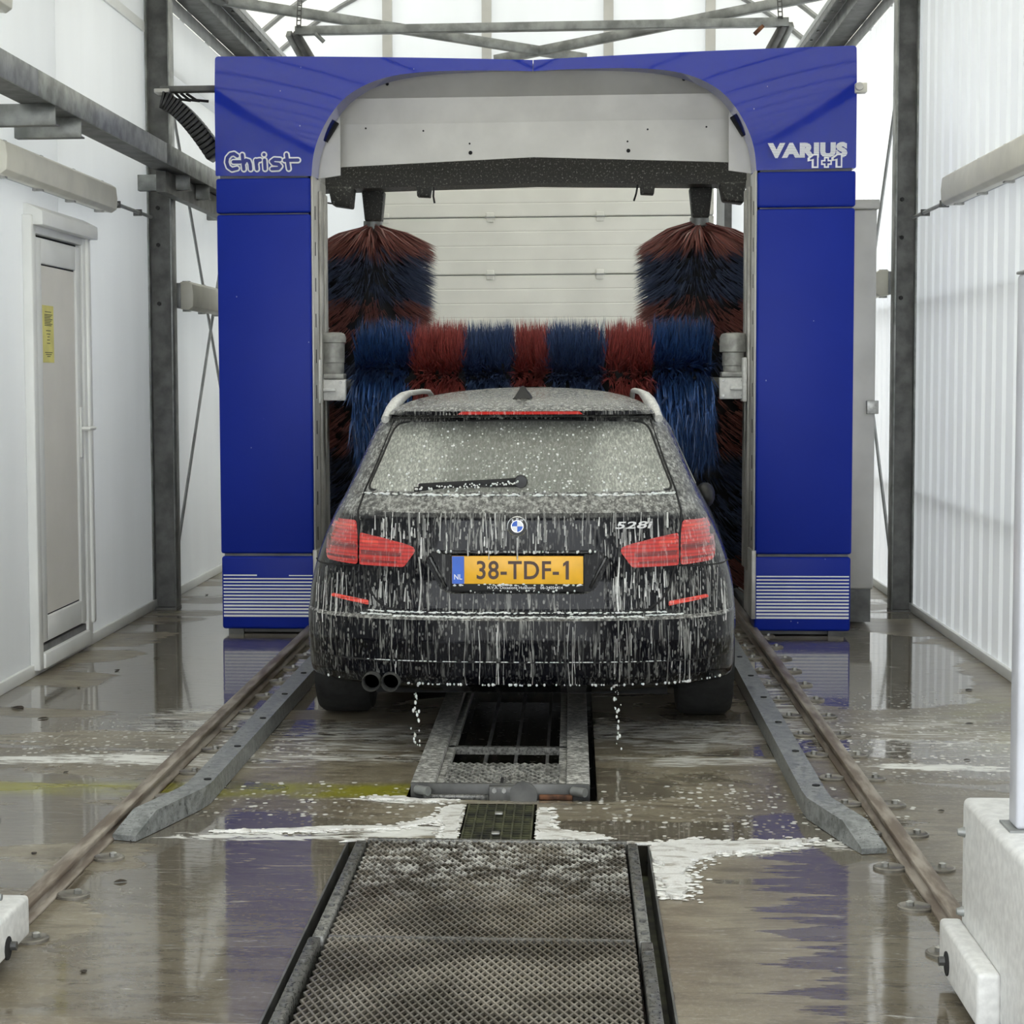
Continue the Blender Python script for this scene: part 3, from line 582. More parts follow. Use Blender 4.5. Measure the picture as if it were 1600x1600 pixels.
for xx in (-.615, .335): MB().lathe([(.012,-.003),(.012,0)], (xx, GY+.518, 2.865), 'y', 10).build('bolt_hole', M['dark_gap'], gan)
for xx in (-1.11, .66): MB().lathe([(.010,-.004),(.010,0)], (xx, GY+.444, 3.272), 'y', 10).build('bolt_hole', M['dark_gap'], gan)
B('roof_deck', M['silver_dirty'], gan, GL+.02, GR-.02, GY+.42, GY+.75, 3.355, 3.375)
# black spotted traverse with brush carriages
BY = 12.72
m = MB(); n = 16; vs = []
for i in range(n+1):
    t = i/n; xx = GL+.05+(GR-GL-.10)*t; c = 1-abs(2*t-1); zt, zb = 2.925+.055*c, 2.745+.035*c
    vs += [(xx, BY, zb), (xx, BY, zt), (xx, BY+.3, zt), (xx, BY+.3, zb)]
f = [(4*i+a, 4*i+(a+1)%4, 4*i+4+(a+1)%4, 4*i+4+a) for i in range(n) for a in range(4)] + [(3,2,1,0), (4*n,4*n+1,4*n+2,4*n+3)]
trav = m.add(vs, f).build('traverse_beam', M['spotted'], gan)
for s in (0, 1):
    X = lambda a: a if s == 0 else 2*GC-.02-a
    c = X(-1.335)
    MB().prism([(c-.075,2.76),(c+.075,2.76),(c+.055,2.56),(c-.055,2.56)], 'y', BY+.20, BY+.36).build('carriage_neck', M['spotted'], gan, .01)
    d_ = X(-1.335-.19)
    MB().prism([(d_-.085,2.77),(d_+.085,2.77),(d_+.07,2.63),(d_-.06,2.65)], 'y', BY-.02, BY+.16).build('drive_box', M['spotted'], gan, .012)
    h_ = X(-1.335+.36)
    MB().prism([(h_-.05,2.77),(h_+.05,2.77),(h_+.04,2.695),(h_-.045,2.70)], 'y', BY-.01, BY+.1).build('sensor_bracket', M['spotted'], gan, .006); MB().tube([(h_+(.065 if s == 0 else -.065),BY,2.76),(h_+(.062 if s == 0 else -.075),BY,2.70),(h_+(.07 if s == 0 else -.09),BY,2.655)], .007, 6).build('cable_loop', M['black_plastic'], gan)
    MB().tube([(d_+(-.06 if s==0 else .06),BY,2.66),(d_+(-.12 if s==0 else .12),BY,2.67),(d_+(-.17 if s==0 else .17),BY,2.72)], .006, 6).build('cable_loop', M['black_plastic'], gan)
B('side_casing', M['silver'], gan, GR-.01, 1.812, GY+.50, GY+1.4, .22, 2.50, .012); B('casing_lid', M['silver_dirty'], gan, GR-.01, 1.825, GY+.485, GY+1.42, 2.50, 2.555, .006); B('casing_foot', M['steel_dark'], gan, GR, 1.80, GY+.52, GY+1.38, .02, .22); B('casing_latch', M['bolt'], gan, 1.76, 1.83, GY+.48, GY+.50, 1.28, 1.36, .003)
# side sensor at the right top corner
se = B('sensor_box', M['cream'], gan, 1.60, 1.665, GY-.05, GY+.03, 3.11, 3.165, .006); MB().lathe([(.022,-.02),(.025,0)], (1.618, GY-.05, 3.142), 'y', 12).build('sensor_eye', M['silver_dirty'], se)
# lettering
bl = lambda z: GY - .004
def strokes(paths, r, y, th, name, mat, parent):
    m = MB(); y0_ = y; kk = 0
    for pts in paths:
        for i, (px_, pz_) in enumerate(pts):
            kk += 1; y = y0_-kk*8e-5
            m.lathe([(r, -th), (r, 0)], (px_, y, pz_), 'y', 16)
            y -= 4e-5
            if i+1 < len(pts): m.bar((px_, y-th/2, pz_), (pts[i+1][0], y-th/2, pts[i+1][1]), th, 2*r, (1,0,0)) if abs(pts[i+1][0]-px_) < 1e-6 else m.prism(cap2(pts[i], pts[i+1], r), 'y', y-th, y)
    return m.build(name, mat, parent, recalc=False, merge=False)
def cap2(a, b, r):
    d = Vector((b[0]-a[0], b[1]-a[1])).normalized(); n_ = Vector((-d.y, d.x))*r
    return [(a[0]-n_.x, a[1]-n_.y), (b[0]-n_.x, b[1]-n_.y), (b[0]+n_.x, b[1]+n_.y), (a[0]+n_.x, a[1]+n_.y)]
LOGO = [[(290,295),(245,265),(195,275),(155,318),(145,375),(165,435),(215,470),(285,455)],[(235,372),(330,372)],[(358,282),(378,468)],[(374,400),(408,350),(448,362),(465,405),(470,468)],[(542,355),(556,468)],[(550,395),(570,355),(602,352)],[(662,355),(668,468)],[(655,283),(656,284)],
        [(872,350),(795,345),(757,372),(785,402),(852,410),(877,436),(850,465),(762,468)],[(962,285),(990,470)],[(935,360),(1118,360)]]
LOGO = [[(-2.027+(x_-105)*.4305e-3, 2.833-(y_-232)*.447e-3) for x_, y_ in q] for q in LOGO]
strokes(LOGO, .0185, GY-.001, .003, 'lettering', M['white_paint'], gan); strokes(LOGO, .0098, GY-.0065, .002, 'lettering', M['blue_letter'], gan)
text_part('VARIUS', 'lettering', M['white_paint'], gan, 1.338, GY-.002, 2.752, .086, .450, offset=.072, depth=.003, space=1.12)
for k in range(9): B('lettering_line', M['blue_letter'], gan, 1.115, 1.562, GY-.0042, GY-.002, 2.757+k*.0092, 2.7586+k*.0092)
def one(cx, z0, h, k):
    w_ = .0135+k; m = MB(); m.prism([(cx-w_*.35-k,z0-k),(cx+w_,z0-k),(cx+w_,z0+h+k),(cx-.004-k*.5,z0+h+k),(cx-.026-k*1.6,z0+h*.74+k*.4),(cx-.026-k*1.6,z0+h*.60-k),(cx-w_*.35-k,z0+h*.70-k*1.2)], 'y', GY-(.005 if k else .007), GY-.002); return m
for cx in (1.378, 1.512):
    for k, m_ in ((.0085, 'white_paint'), (0, 'blue_letter')): one(cx, 2.702, .062, k).build('lettering', M[m_], gan)
for k, m_ in ((.0085, 'white_paint'), (0, 'blue_letter')):
    d_ = .005 if k else .007
    MB().box(1.445-.022-k, 1.445+.022+k, GY-d_, GY-.002, 2.724-.0055-k, 2.724+.0055+k).box(1.445-.0055-k, 1.445+.0055+k, GY-d_-.0004, GY-.002, 2.724-.022-k, 2.724+.022+k).build('lettering', M[m_], gan)

# energy chain on an arm at the left
e = empty('cable_chain', (-2.25, 11.45, 3.0), 'black cable chain drooping from an arm at left of gantry', 'cable chain')
MB().bar((-2.44, 11.42, 3.225), (-2.082, 11.42, 3.225), .07, .035).build('arm', M['steel_dark'], e, .003, 1)
B('arm_plate', M['silver_dirty'], e, -2.47, -2.38, 11.36, 11.48, 3.20, 3.225, .003, 1)
cp = [Vector((-2.43+.315*t, 11.45, 3.16-.33*t**1.5)) for t in np.linspace(0, 1, 19)]
for i in range(18):
    a, b = cp[i], cp[i+1]; t_ = (b-a)
    MB().bar(a+t_*.06, b-t_*.06, .20, .10, (0,0,1) if abs(t_.normalized().z) < .95 else (1,0,0)).build('chain_link', M['black_plastic'], e, .003, 1)
for k in range(5): MB().tube([(-2.42+.03*k, 11.40+.02*k, 3.21), (-2.40+.04*k, 11.40+.02*k, 3.17), (-2.37+.05*k, 11.42+.02*k, 3.165)], .009, 6).build('cable', M['black_rubber'], e, smooth=50)

# ------------------------------------------------------------------ brushes
def strands(bases, tips, w, mids=None, wt=.55):
    """bristles: tapered three sided strips with one bend"""
    n = len(bases); d = tips-bases; L = np.linalg.norm(d, axis=1, keepdims=True); d = d/L
    ref = RNG.normal(size=(n, 3)); a = np.cross(d, ref); a /= np.linalg.norm(a, axis=1, keepdims=True); b = np.cross(d, a)
    if mids is None: mids = (bases+tips)/2
    vs = np.empty((n, 7, 3))
    for k in range(3):
        an = 2*math.pi*k/3; off = (a*math.cos(an) + b*math.sin(an)*.45)*w
        vs[:, k] = bases+off*.7; vs[:, 3+k] = mids+off
    vs[:, 6] = tips
    q = np.array([(0,1,4,3),(1,2,5,4),(2,0,3,5)]); t = np.array([(3,4,6),(4,5,6),(5,3,6)])
    idx = np.arange(n)[:, None, None]*7
    fs = [tuple(r) for r in (q[None]+idx).reshape(-1, 4).tolist()] + [tuple(r) for r in (t[None]+idx).reshape(-1, 3).tolist()]
    return vs.reshape(-1, 3), fs
def bristle_mesh(bases, tips, w, mids, name, mat, parent):
    vs, fs = strands(bases, tips, w, mids); me = bpy.data.meshes.new(name); o_ = ORG[parent.name]
    me.from_pydata((vs-np.array(o_)).tolist(), [], fs); ob = link(name, me, mat, parent, 1.0); ob['kind'] = 'stuff'; return ob
def vbrush(cx, cy, label, flip):
    e = empty('side_brush', (cx, cy, 0), label, 'brush', 'upright brushes in the gantry')
    MB().lathe([(.055,.12),(.055,2.53)], (cx,cy,0), 'z', 16).build('shaft', M['steel_dark'], e, smooth=50)
    MB().lathe([(.05,2.505),(.064,2.51),(.064,2.565),(.05,2.57)], (cx,cy,0), 'z', 16).build('collar', M['galv'], e, smooth=40)
    bands = [('darkred_b',2.44,2.53,900),('navy_b',2.12,2.44,2100),('darkred_b',1.80,2.12,1600),('navy_b',1.46,1.80,1500),('darkred_b',1.12,1.46,1300),('navy_b',.78,1.12,1300),('navy_b',.42,.78,1200),('darkred_b',.2,.42,800)]
    for (m_, z0, z1, n) in bands:
        z1 -= .0
        nt = n//5; th = np.repeat(RNG.uniform(0, 2*math.pi, nt), 5)+RNG.normal(0, .03, nt*5); zb = np.repeat(RNG.uniform(z0, z1, nt), 5)+RNG.normal(0, .006, nt*5); n = nt*5
        R = .445*(1-.10*RNG.random(n)**2)+RNG.normal(0,.006,n)
        top = z0 > 2.4; dr = (.17 if top else .15)*RNG.uniform(.8, 1.25, n)
        sw = RNG.normal(.05, .05, n)
        bs = np.c_[cx+.05*np.cos(th), cy+.05*np.sin(th), zb]; md = np.c_[cx+R*.55*np.cos(th+sw*.4), cy+R*.55*np.sin(th+sw*.4), zb-dr*.35]
        tp = np.c_[cx+R*np.cos(th+sw), cy+R*np.sin(th+sw), zb-dr]
        bristle_mesh(bs, tp, .0085, md, 'bristle_band', M[m_], e)
    MB().lathe([(.02,.14),(.30,.10),(.30,2.28),(.06,2.42)], (cx,cy,0), 'z', 20).build('bristle_core', M['dark_gap'], e, smooth=50)
VY = 13.02
vbrush(-1.345, VY, 'upright red and blue brush behind the left gantry column', 0); vbrush(.845, VY, 'upright red and blue brush behind the right gantry column', 1)
HYc, HZ = 11.86, 1.455
hb = empty('top_brush', (GC, HYc, HZ), 'wide horizontal red and blue roller brush above the car bonnet', 'brush')
MB().tube([(-1.46,HYc,HZ),(1.0,HYc,HZ)], .05, 16).build('shaft', M['steel_dark'], hb, smooth=50)
hb_b = [('endblue_b',-1.325,-.975,.465,1),('red_b',-.975,-.66,.445,0),('blue_b',-.66,-.355,.44,0),('red_b',-.355,-.145,.44,0),('blue_b',-.145,.20,.44,0),('red_b',.20,.49,.445,0),('endblue_b',.49,.84,.47,1)]
for (m_, xa, xb, R0, endb) in hb_b:
    n = int((xb-xa)*17000); nt = n//6; n = nt*6
    th = np.repeat(RNG.uniform(0, 2*math.pi, nt), 6)+RNG.normal(0, .035, n); x0_ = np.repeat(RNG.uniform(xa+.012, xb-.012, nt), 6)+RNG.normal(0, .006, n)
    R = R0*(1-.13*RNG.random(n)**2)*np.repeat(RNG.uniform(.93,1.04,nt), 6)
    lean = np.repeat(RNG.normal(0, .02, nt), 6)+RNG.normal(0,.012,n)
    fwdn = -np.cos(th)      # toward the camera
    g_ = np.where(fwdn > 0, fwdn, .4*np.abs(fwdn))*(.22 if endb else .12)+.015
    cy_, sz_ = np.cos(th), np.sin(th)
    bs = np.c_[x0_, HYc+.05*cy_, HZ+.05*sz_]; md = np.c_[x0_+lean*.4, HYc+R*.55*cy_, HZ+R*.55*sz_-g_*.25]; tp = np.c_[x0_+lean*1.3, HYc+R*cy_*(1-g_*.25), HZ+R*sz_-g_]
    bristle_mesh(bs, tp, .0065, md, 'bristle_band', M[m_], hb)
    if endb:   # long soaked strips hanging at the ends
        n = 1500; x0_ = RNG.uniform(xa+.01, xb-.01, n); dz_ = RNG.uniform(-.38,-.02,n)**1; zz_ = HZ+dz_; yy = HYc-np.sqrt(.44**2-dz_**2)*RNG.uniform(.6,.99,n); hl = RNG.uniform(.08,.22,n)
        bs = np.c_[x0_, yy+.12, zz_+.05]; md = np.c_[x0_+RNG.normal(0,.008,n), yy-.005, zz_-hl*.3]; tp = np.c_[x0_+RNG.normal(0,.02,n), yy+.005, zz_-hl]
        bristle_mesh(bs, tp, .007, md, 'hanging_strips', M[m_], hb)
MB().lathe([(.17,-1.30),(.17,.81)], (0,HYc,HZ), 'x', 20).build('bristle_core', M['dark_gap'], hb, smooth=50)
for s in (0, 1):
    X = lambda a: a if s == 0 else 2*GC-.025-a
    c = X(-1.445); yk = GY+.42
    pr = [(.066,1.535),(.07,1.545),(.07,1.60),(.074,1.605),(.075,1.72),(.083,1.725),(.083,1.755),(.075,1.775),(.055,1.785),(.0,1.787)] if s == 0 else [(.06,1.535),(.06,1.57),(.066,1.575),(.066,1.65),(.082,1.655),(.082,1.735),(.07,1.762),(.04,1.768),(.0,1.77)]
    MB().lathe(pr, (c, yk-.06, 0), 'z', 20).build('motor', M['motor'], hb, smooth=35)
    B('motor_foot', M['motor'], hb, c-.075, c+.075, yk-.13, yk+.02, 1.505, 1.537, .006)
    x0_, x1_ = sorted((X(-1.525), X(-1.36)))
    br = B('bearing_plate', M['white_box'], hb, x0_, x1_, yk-.12, yk-.06, 1.375, 1.503, .006)
    for bxx in (x0_+.02, x1_-.03):
        for z in (1.395, 1.485): MB().lathe([(.009,-.008),(.009,0)], (bxx, yk-.12, z), 'y', 8).build('bolt', M['bolt'], br)
    a_, b__ = sorted((X(-1.525), X(-1.42))); B('plate_rib', M['white_box'], br, a_, b__, yk-.145, yk-.12, 1.43, 1.45, .004)
    a_, b__ = sorted((X(-1.495), X(-1.47))); B('slide_plate', M['white_box'], hb, a_-.03 if s==0 else a_+.02, b__-.03 if s==0 else b__+.02, yk-.20, yk-.02, 1.36, 1.62, .006)

g = G('spray_mist'); p = g.pos(); nzm = g.step(g.noise(p, 1.6, 3, .6), .35, .75, .012, .085)
vsn = g.n('VolumeScatter', {'Color': (.95,.96,1,1), 'Density': nzm, 'Anisotropy': .2}); g.nt.nodes.remove(g.b); g.nt.links.new(vsn.outputs[0], g.nt.nodes['Material Output'].inputs['Volume'])
mist = MB().box(-1.48, 1.02, 11.30, 13.4, .9, 2.72).build('spray_mist', g.m, None); tag(mist, 'thin spray mist hanging inside the gantry around the brushes', 'mist', None, 'stuff')

# ------------------------------------------------------------------ rails, guides, undercarriage wash
def rail(xc, label, sides):
    e = empty('floor_rail', (xc, 8, 0), label, 'rail')
    MB().prism([(xc-.034,0),(xc+.034,0),(xc+.034,.008),(xc+.012,.014),(xc+.012,.032),(xc+.024,.036),(xc+.024,.052),(xc-.024,.052),(xc-.024,.036),(xc-.012,.032),(xc-.012,.014),(xc-.034,.008)], 'y', 4.9, 17.0).build('rail_bar', M['rail'], e, .002, 1)
    k = 0; yy = 5.02
    while yy < 14:
        for s in sides:
            cx = xc+s*.075
            c = MB().lathe([(.050,0),(.050,.007),(.044,.010),(.036,.006),(0,.006)], (cx, yy, 0), 'z', 16).build('rail_clip', M['clip'], e, smooth=30)
            MB().lathe([(.012,.005),(.012,.017),(.006,.020)], (cx+s*.012, yy+.01, 0), 'z', 6).build('bolt', M['bolt'], c)
        yy += .44
rail(-1.54, 'rusty floor rail left of the car, clips along its inner side', (1,)); rail(1.048, 'rusty floor rail right of the car, clips on both sides', (-1, 1))
def guide(pts, label, w=.085, h=.075):
    e = empty('wheel_guide', (pts[0][0], pts[0][1], 0), label, 'guide rail'); m = MB(); vs = []
    k = len(pts)
    for i, (x, y, hh) in enumerate(pts):
        a = Vector(pts[max(i-1,0)][:2]); b = Vector(pts[min(i+1,k-1)][:2]); t = (b-a).normalized(); nx = Vector((t.y, -t.x))*w/2
        vs += [(x-nx.x, y-nx.y, .002), (x-nx.x, y-nx.y, hh), (x+nx.x, y+nx.y, hh), (x+nx.x, y+nx.y, .002)]
    f = [(4*i+a, 4*i+(a+1)%4, 4*i+4+(a+1)%4, 4*i+4+a) for i in range(k-1) for a in range(4)] + [(3,2,1,0), (4*k-4,4*k-3,4*k-2,4*k-1)]
    m.add(vs, f).build('guide_tube', M['galv_wet'], e, 0, smooth=30)
    for i in range(7):
        yy = 6.75+i*.62
        if yy < pts[-1][1]: MB().lathe([(.014,0),(.014,.004),(0,.005)], (pts[-1][0], yy, h), 'z', 8).build('plug', M['dark_gap'], e)
g = G('wet_galvanised'); p = g.pos(); f_ = g.step(g.noise(g.scl(p,(8,8,8)), 3.2, 6, .75), .36, .62); g.set(Base_Color=g.mix(g.step(g.noise(p, 55, 3, .7), .60, .68), g.mix(f_, (.14,.15,.145), (.31,.32,.315)), (.06,.062,.06)), Metallic=.15, Roughness=g.mixf(f_, .35, .5)); M['galv_wet'] = g.m
guide([(-1.47,6.13,.02),(-1.43,6.27,.075),(-1.345,6.60,.075),(-1.33,6.7,.075),(-1.31,10.9,.075)], 'galvanised wheel guide with outward bent end, left of the car'); guide([(.955,6.08,.02),(.915,6.23,.075),(.842,6.56,.075),(.838,6.66,.075),(.855,10.9,.075)], 'galvanised wheel guide with outward bent end, right of the car')

# foreground mesh plate
mp = empty('mesh_plate', (-.245, 4.9, 0), 'long expanded metal cover plate set in the floor nearest the camera', 'plate')
PX0, PX1, PY0, PY1 = -.655, .165, 3.34, 6.12
def lattice(x0, x1, y0, y1, z, px, py, w, h):
    m = MB(); sl = px/py
    for s in (1, -1):
        k = int((x1-x0+(y1-y0)*sl)/px)+2
        for i in range(-k, k):
            xa = x0+i*px; pts = []        # x = xa + s*sl*(y-y0)
            ya, yb = y0, y1
            if s > 0: ya = max(y0, y0+(x0-xa)/sl); yb = min(y1, y0+(x1-xa)/sl)
            else: ya = max(y0, y0+(xa-x1)/sl); yb = min(y1, y0+(xa-x0)/sl)
            if yb-ya < .01: continue
            zz_ = z if s > 0 else z+h*.25
            n = max(1, int((yb-ya)/.5))
            m.bar((xa+s*sl*(ya-y0), ya, zz_), (xa+s*sl*(yb-y0), yb, zz_), w, h)
    return m
for (a, b) in ((PY0, 5.04), (5.055, PY1)):
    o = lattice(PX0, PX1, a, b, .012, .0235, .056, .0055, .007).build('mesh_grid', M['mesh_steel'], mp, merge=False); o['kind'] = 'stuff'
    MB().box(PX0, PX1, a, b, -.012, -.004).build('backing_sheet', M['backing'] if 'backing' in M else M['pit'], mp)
B('cross_bar', M['wet_steel'], mp, PX0, PX1, 5.038, 5.057, .002, .017); B('edge_bar', M['wet_steel'], mp, PX0-.01, PX1+.01, PY1, PY1+.022, -.02, .02, .003)
for s, xa, xb in ((0, PX0-.04, PX0-.008), (1, PX1+.010, PX1+.042)):
    for (a, b, dx) in ((PY0, 5.0, -.008 if s == 0 else .004), (5.01, PY1-.05, 0)):
        bar_ = B('side_bar', M['wet_steel'], mp, xa+dx, xb+dx, a, b, -.05, .028, .003, 1); yy = a+.06
        while yy < b-.03:
            MB().lathe([(.009,0),(.009,.006),(0,.008)], ((xa+xb)/2+dx, yy, .028), 'z', 8).build('bolt', M['steel_dark'], bar_); yy += .115
    xo = xa-.035 if s == 0 else xb+.035
    B('outer_angle', M['steel_dark'], mp, min(xo, xo+(-.006 if s==0 else .006)), max(xo, xo+(-.006 if s==0 else .006)), PY0, PY1+.02, -.14, .004); MB().box(min(xo, xb if s else xa), max(xo, xb if s else xa), PY0, PY1, -.10, -.09).build('gutter_floor', M['mossy'], mp)
# small grating
gr = empty('floor_grating', (-.25, 6.45, 0), 'small square-meshed drain grating between the two floor plates', 'grating')
for i in range(8): B('bearing_bar', M['grate'] if 'grate' in M else M['mossy'], gr, -.365+i*.0325-.003, -.365+i*.0325+.003, 6.165, 6.725, -.03, .004)
for i in range(17): B('cross_rod', M['mossy'], gr, -.368, -.134, 6.175+i*.0335-.003, 6.175+i*.0335+.003, -.012, .001)
for yy in (6.27, 6.56): B('clamp', M['bolt'], gr, -.268, -.24, yy-.015, yy+.015, .004, .012, .003)
# undercarriage washer
uw = empty('underbody_washer', (-.26, 7.8, 0), 'low steel underbody washer frame on the floor beneath the car', 'washer')
for s, xa, xb in ((0, -.585, -.50), (1, -.022, .063)):
    B('side_channel', M['foam_steel'], uw, xa, xb, 6.86, 9.5, 0, .052, .004, 1); B('side_step', M['foam_steel'], uw, xb if s == 0 else xa-.03, xb+.03 if s == 0 else xa, 6.90, 9.5, 0, .03, .003, 1)
    c = (xa+xb)/2; MB().tube([(c-.02, 6.835, .028), (c+.025, 6.80, .030)], .017, 10).build('guide_roller', M['galv'], uw, smooth=50)
B('front_plate', M['steel_grey2'] if 'steel_grey2' in M else M['steel_dark'], uw, -.585, .063, 6.845, 6.862, -.02, .050, .002, 1)
o = lattice(-.47, -.052, 6.88, 7.27, .035, .03, .06, .008, .008).build('tread_grid', M['foam_steel'] if 'foam_steel' in M else M['mesh_steel'], uw, merge=False); o['kind'] = 'stuff'
B('tread_plate', M['foam_steel'], uw, -.47, -.052, 6.88, 7.27, .020, .031); B('divider', M['dark_gap'], uw, -.262, -.252, 6.87, 6.98, .031, .046)
B('lower_lip', M['wet_steel'], uw, -.54, -.30, 6.825, 6.845, -.01, .012, .003, 1); B('rust_lip', M['rust'], uw, -.12, .0, 6.825, 6.845, -.005, .014, .003, 1)
hb2 = B('hinge_bracket', M['steel_dark'], uw, -.30, -.14, 6.80, 6.845, -.01, .048, .004); MB().lathe([(.05,-.014),(.05,0)], (-.175, 6.80, .02), 'y', 16).build('cover_disc', M['steel_dark'], uw)
for xx in (-.28, -.245): MB().lathe([(.009,-.008),(.009,0)], (xx, 6.80, .035), 'y', 6).build('bolt', M['bolt'], hb2)
B('cross_beam', M['wet_steel'], uw, -.50, -.022, 7.63, 7.66, .0, .03)
for xx in (-.345, -.225, -.10): B('spray_pipe', M['steel_dark'], uw, xx-.006, xx+.006, 7.27, 9.4, -.02, .0)
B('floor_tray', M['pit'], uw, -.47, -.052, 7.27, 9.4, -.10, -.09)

# pedestals with rail stops
def pedestal(s, label):
    X = lambda a: a if s > 0 else 2*(-.246)-a-.022
    e = empty('rail_pedestal', (X(1.2), 4.2, 0), label, 'pedestal')
    def b_(n, m, x0, x1, *r, **k): return B(n, M[m], k.pop('par', e), min(X(x0), X(x1)), max(X(x0), X(x1)), *r, **k)
    b_('body', 'white_box', .97 if s > 0 else 1.05, 1.55, 3.2, 4.81, .03, .468, bevel=.018, seg=4); b_('foot', 'steel_dark', 1.0, 1.5, 3.3, 4.75, 0, .035)
    st = b_('rail_stop', 'white_box', .917, .972 if s > 0 else 1.06, 4.35, 4.81 if s > 0 else 4.9, .03 if s > 0 else .05, .160, bevel=.012, seg=3)
    MB().lathe([(.030,-.001),(.030,.004)], (X(.917)-.002, 4.70, .075), 'x', 16).build('stop_hole', M['dark_gap'], st)
    MB().tube([(X(.90), 4.72, .075), (X(.925), 4.72, .075)], .012, 8).build('stop_bolt', M['steel_dark'], st)
    for z in (.385, .185): MB().tube([(X(.953), 4.775, z), (X(.972), 4.775, z)], [.008, .014], 10).build('bolt', M['galv'], e, smooth=50)
    return e
pd = pedestal(1, 'white metal pedestal carrying a grey post, right foreground'); pedestal(-1, 'white rail stop at the near end of the left floor rail')
gp = empty('guard_post', (1.06, 4.43, .468), 'square grey post standing on the white pedestal', 'post')
B('tube', M['post_tube'], gp, 1.016, 1.10, 4.43, 4.51, .473, 1.745, .010, 3); B('base_plate', M['galv'], gp, 1.0, 1.12, 4.42, 4.53, .468, .474); B('cap', M['steel_grey'], gp, 1.014, 1.102, 4.428, 4.512, 1.745, 1.752, .003)

# ------------------------------------------------------------------ the car
CXW, CYW = -.218, 7.52
car = empty('car', (CXW, CYW, 0), 'black estate car covered in soap foam, rear towards the camera', 'car')
wz = pchip([.18,.24,.35,.5,.62,.70,.775,.85,.93,1.0,1.10,1.2,1.315,1.36,1.40,1.42,1.435,1.447,1.455,1.461],
           [.85,.915,.932,.936,.93,.915,.893,.866,.835,.79,.732,.68,.617,.575,.505,.45,.385,.29,.19,.05])
WS = lambda z: float(np.interp(z, [.18,.85,.93,1.1,1.315,1.38], [.953,.953,.945,.965,.99,1.0])); wz0_ = wz; wz = lambda z: wz0_(z)*WS(z)
def flare(y):
    t = min(1, max(0, (y-.35)/.9)); return 1+.048*t*t*(3-2*t)
rz_t = ([.18,.27,.29,.33,.384,.392,.47,.555,.561,.566,.60,.70,.80,.90,.955,.975,.985,1.035,1.048,1.20,1.325,1.340,1.348,1.356,1.372,1.385,1.41,1.42,1.435,1.447,1.455,1.461],
        [.55,.14,.07,.035,.022,.012,.0,.002,.010,.040,.055,.065,.060,.062,.072,.082,.098,.195,.205,.41,.580,.585,.57,.50,.495,.55,.78,.95,1.25,1.6,1.95,2.5])
rz = lambda z: float(np.interp(z, *rz_t))
bz = pchip([.18,.5,.7,.95,1.05,1.3,1.38,1.461], [.55,.55,.56,.60,.55,.42,.38,.25]); nz = lambda z: 2.75 if z < .9 else 2.75+.25*min(1,(z-.9)/.2)
fz_t = ([.18,.5,.7,.8,.88,.95,1.0,1.36,1.41,1.447,1.461], [4.6,4.88,4.85,4.7,4.3,3.75,3.52,2.85,2.70,2.62,2.56]); fz = lambda z: float(np.interp(z, *fz_t))
def Rr(x, z):
    t = min(abs(x)/wz(z), .9995); n = nz(z); return rz(z)+bz(z)*(1-(1-t**n)**(1/n))
def Wx(y, z):
    r, b, n = rz(z), bz(z), nz(z)
    if y >= r+b: return wz(z)*flare(y)
    q = max(0, (r+b-y)/b); return wz(z)*max(0, 1-q**n)**(1/n)*flare(y)
def slice_pts(z, ins=0, rin=0, fin=0):
    w, r, b, n, f = wz(z)-ins, rz(z)+rin, bz(z), nz(z), fz(z)-fin; out = []
    bf = min(.7, max(.2, (f-r-b)*.4))
    for i in range(45):
        th = math.pi*(i/44-.5); s, c = math.sin(th), max(0, math.cos(th))
        out.append((w*math.copysign(abs(s)**(2/n), s), r+b-b*c**(2/n), z))
    for k in range(1, 7): out.append((w, r+b+(f-bf-r-b)*k/7, z))
    for i in range(25):
        th = math.pi*(.5-i/24); s, c = math.sin(th), max(0, math.cos(th)); out.append((w*math.copysign(abs(s)**(2/2.6), s), f-bf+bf*c**(2/2.6), z))
    for k in range(6, 0, -1): out.append((-w, r+b+(f-bf-r-b)*k/7, z))
    return [(x*flare(y), y, zz_) for x, y, zz_ in out]
def loft(zs, **k):
    sl = [slice_pts(z, **k) for z in zs]; n = len(sl[0]); vs = [v for s_ in sl for v in s_]
    fs = [(i*n+j, i*n+(j+1)%n, (i+1)*n+(j+1)%n, (i+1)*n+j) for i in range(len(sl)-1) for j in range(n)] + [tuple(range(n))[::-1], tuple(range((len(sl)-1)*n, len(sl)*n))]
    return vs, fs
zs = sorted(set([round(v, 4) for v in list(np.arange(.18, 1.46, .02)) + rz_t[0]])); zs2 = [zs[0]]
for z in zs[1:]:
    if z-zs2[-1] > .0035: zs2.append(z)
def temp(vs, fs):
    m = MB(); m.add(vs, fs); o = m.build('cutter', None, None); return o
body_t = temp(*loft(zs2)); cutters = []
def cut(vs, fs): cutters.append(temp(vs, fs))
cab_z = [.72,.8,.9,1.0,1.1,1.2,1.3,1.345,1.372]
cut(*loft(cab_z, ins=.075, rin=.16, fin=.35))
def prism_g(poly, axis, a, b):
    m = MB().prism(poly, axis, a, b); return m.v, m.f
rw = round_poly([(-.628,1.052),(.628,1.052),(.592,1.15),(.535,1.322),(0,1.334),(-.535,1.322),(-.592,1.15)], [.03,.03,.1,.05,.2,.05,.1])
cut(*prism_g(rw, 'y', -.2, 1.0))
rec = round_poly([(-.372,.795),(-.325,.828),(.325,.828),(.372,.795),(.305,.668),(.27,.655),(-.27,.655),(-.305,.668)], .03)
cut(*prism_g(rec, 'y', -.3, .118))
ws = round_poly([(-.66,1.02),(.66,1.02),(.52,1.345),(-.52,1.345)], .05); cut(*prism_g(ws, 'y', 2.6, 4.4))
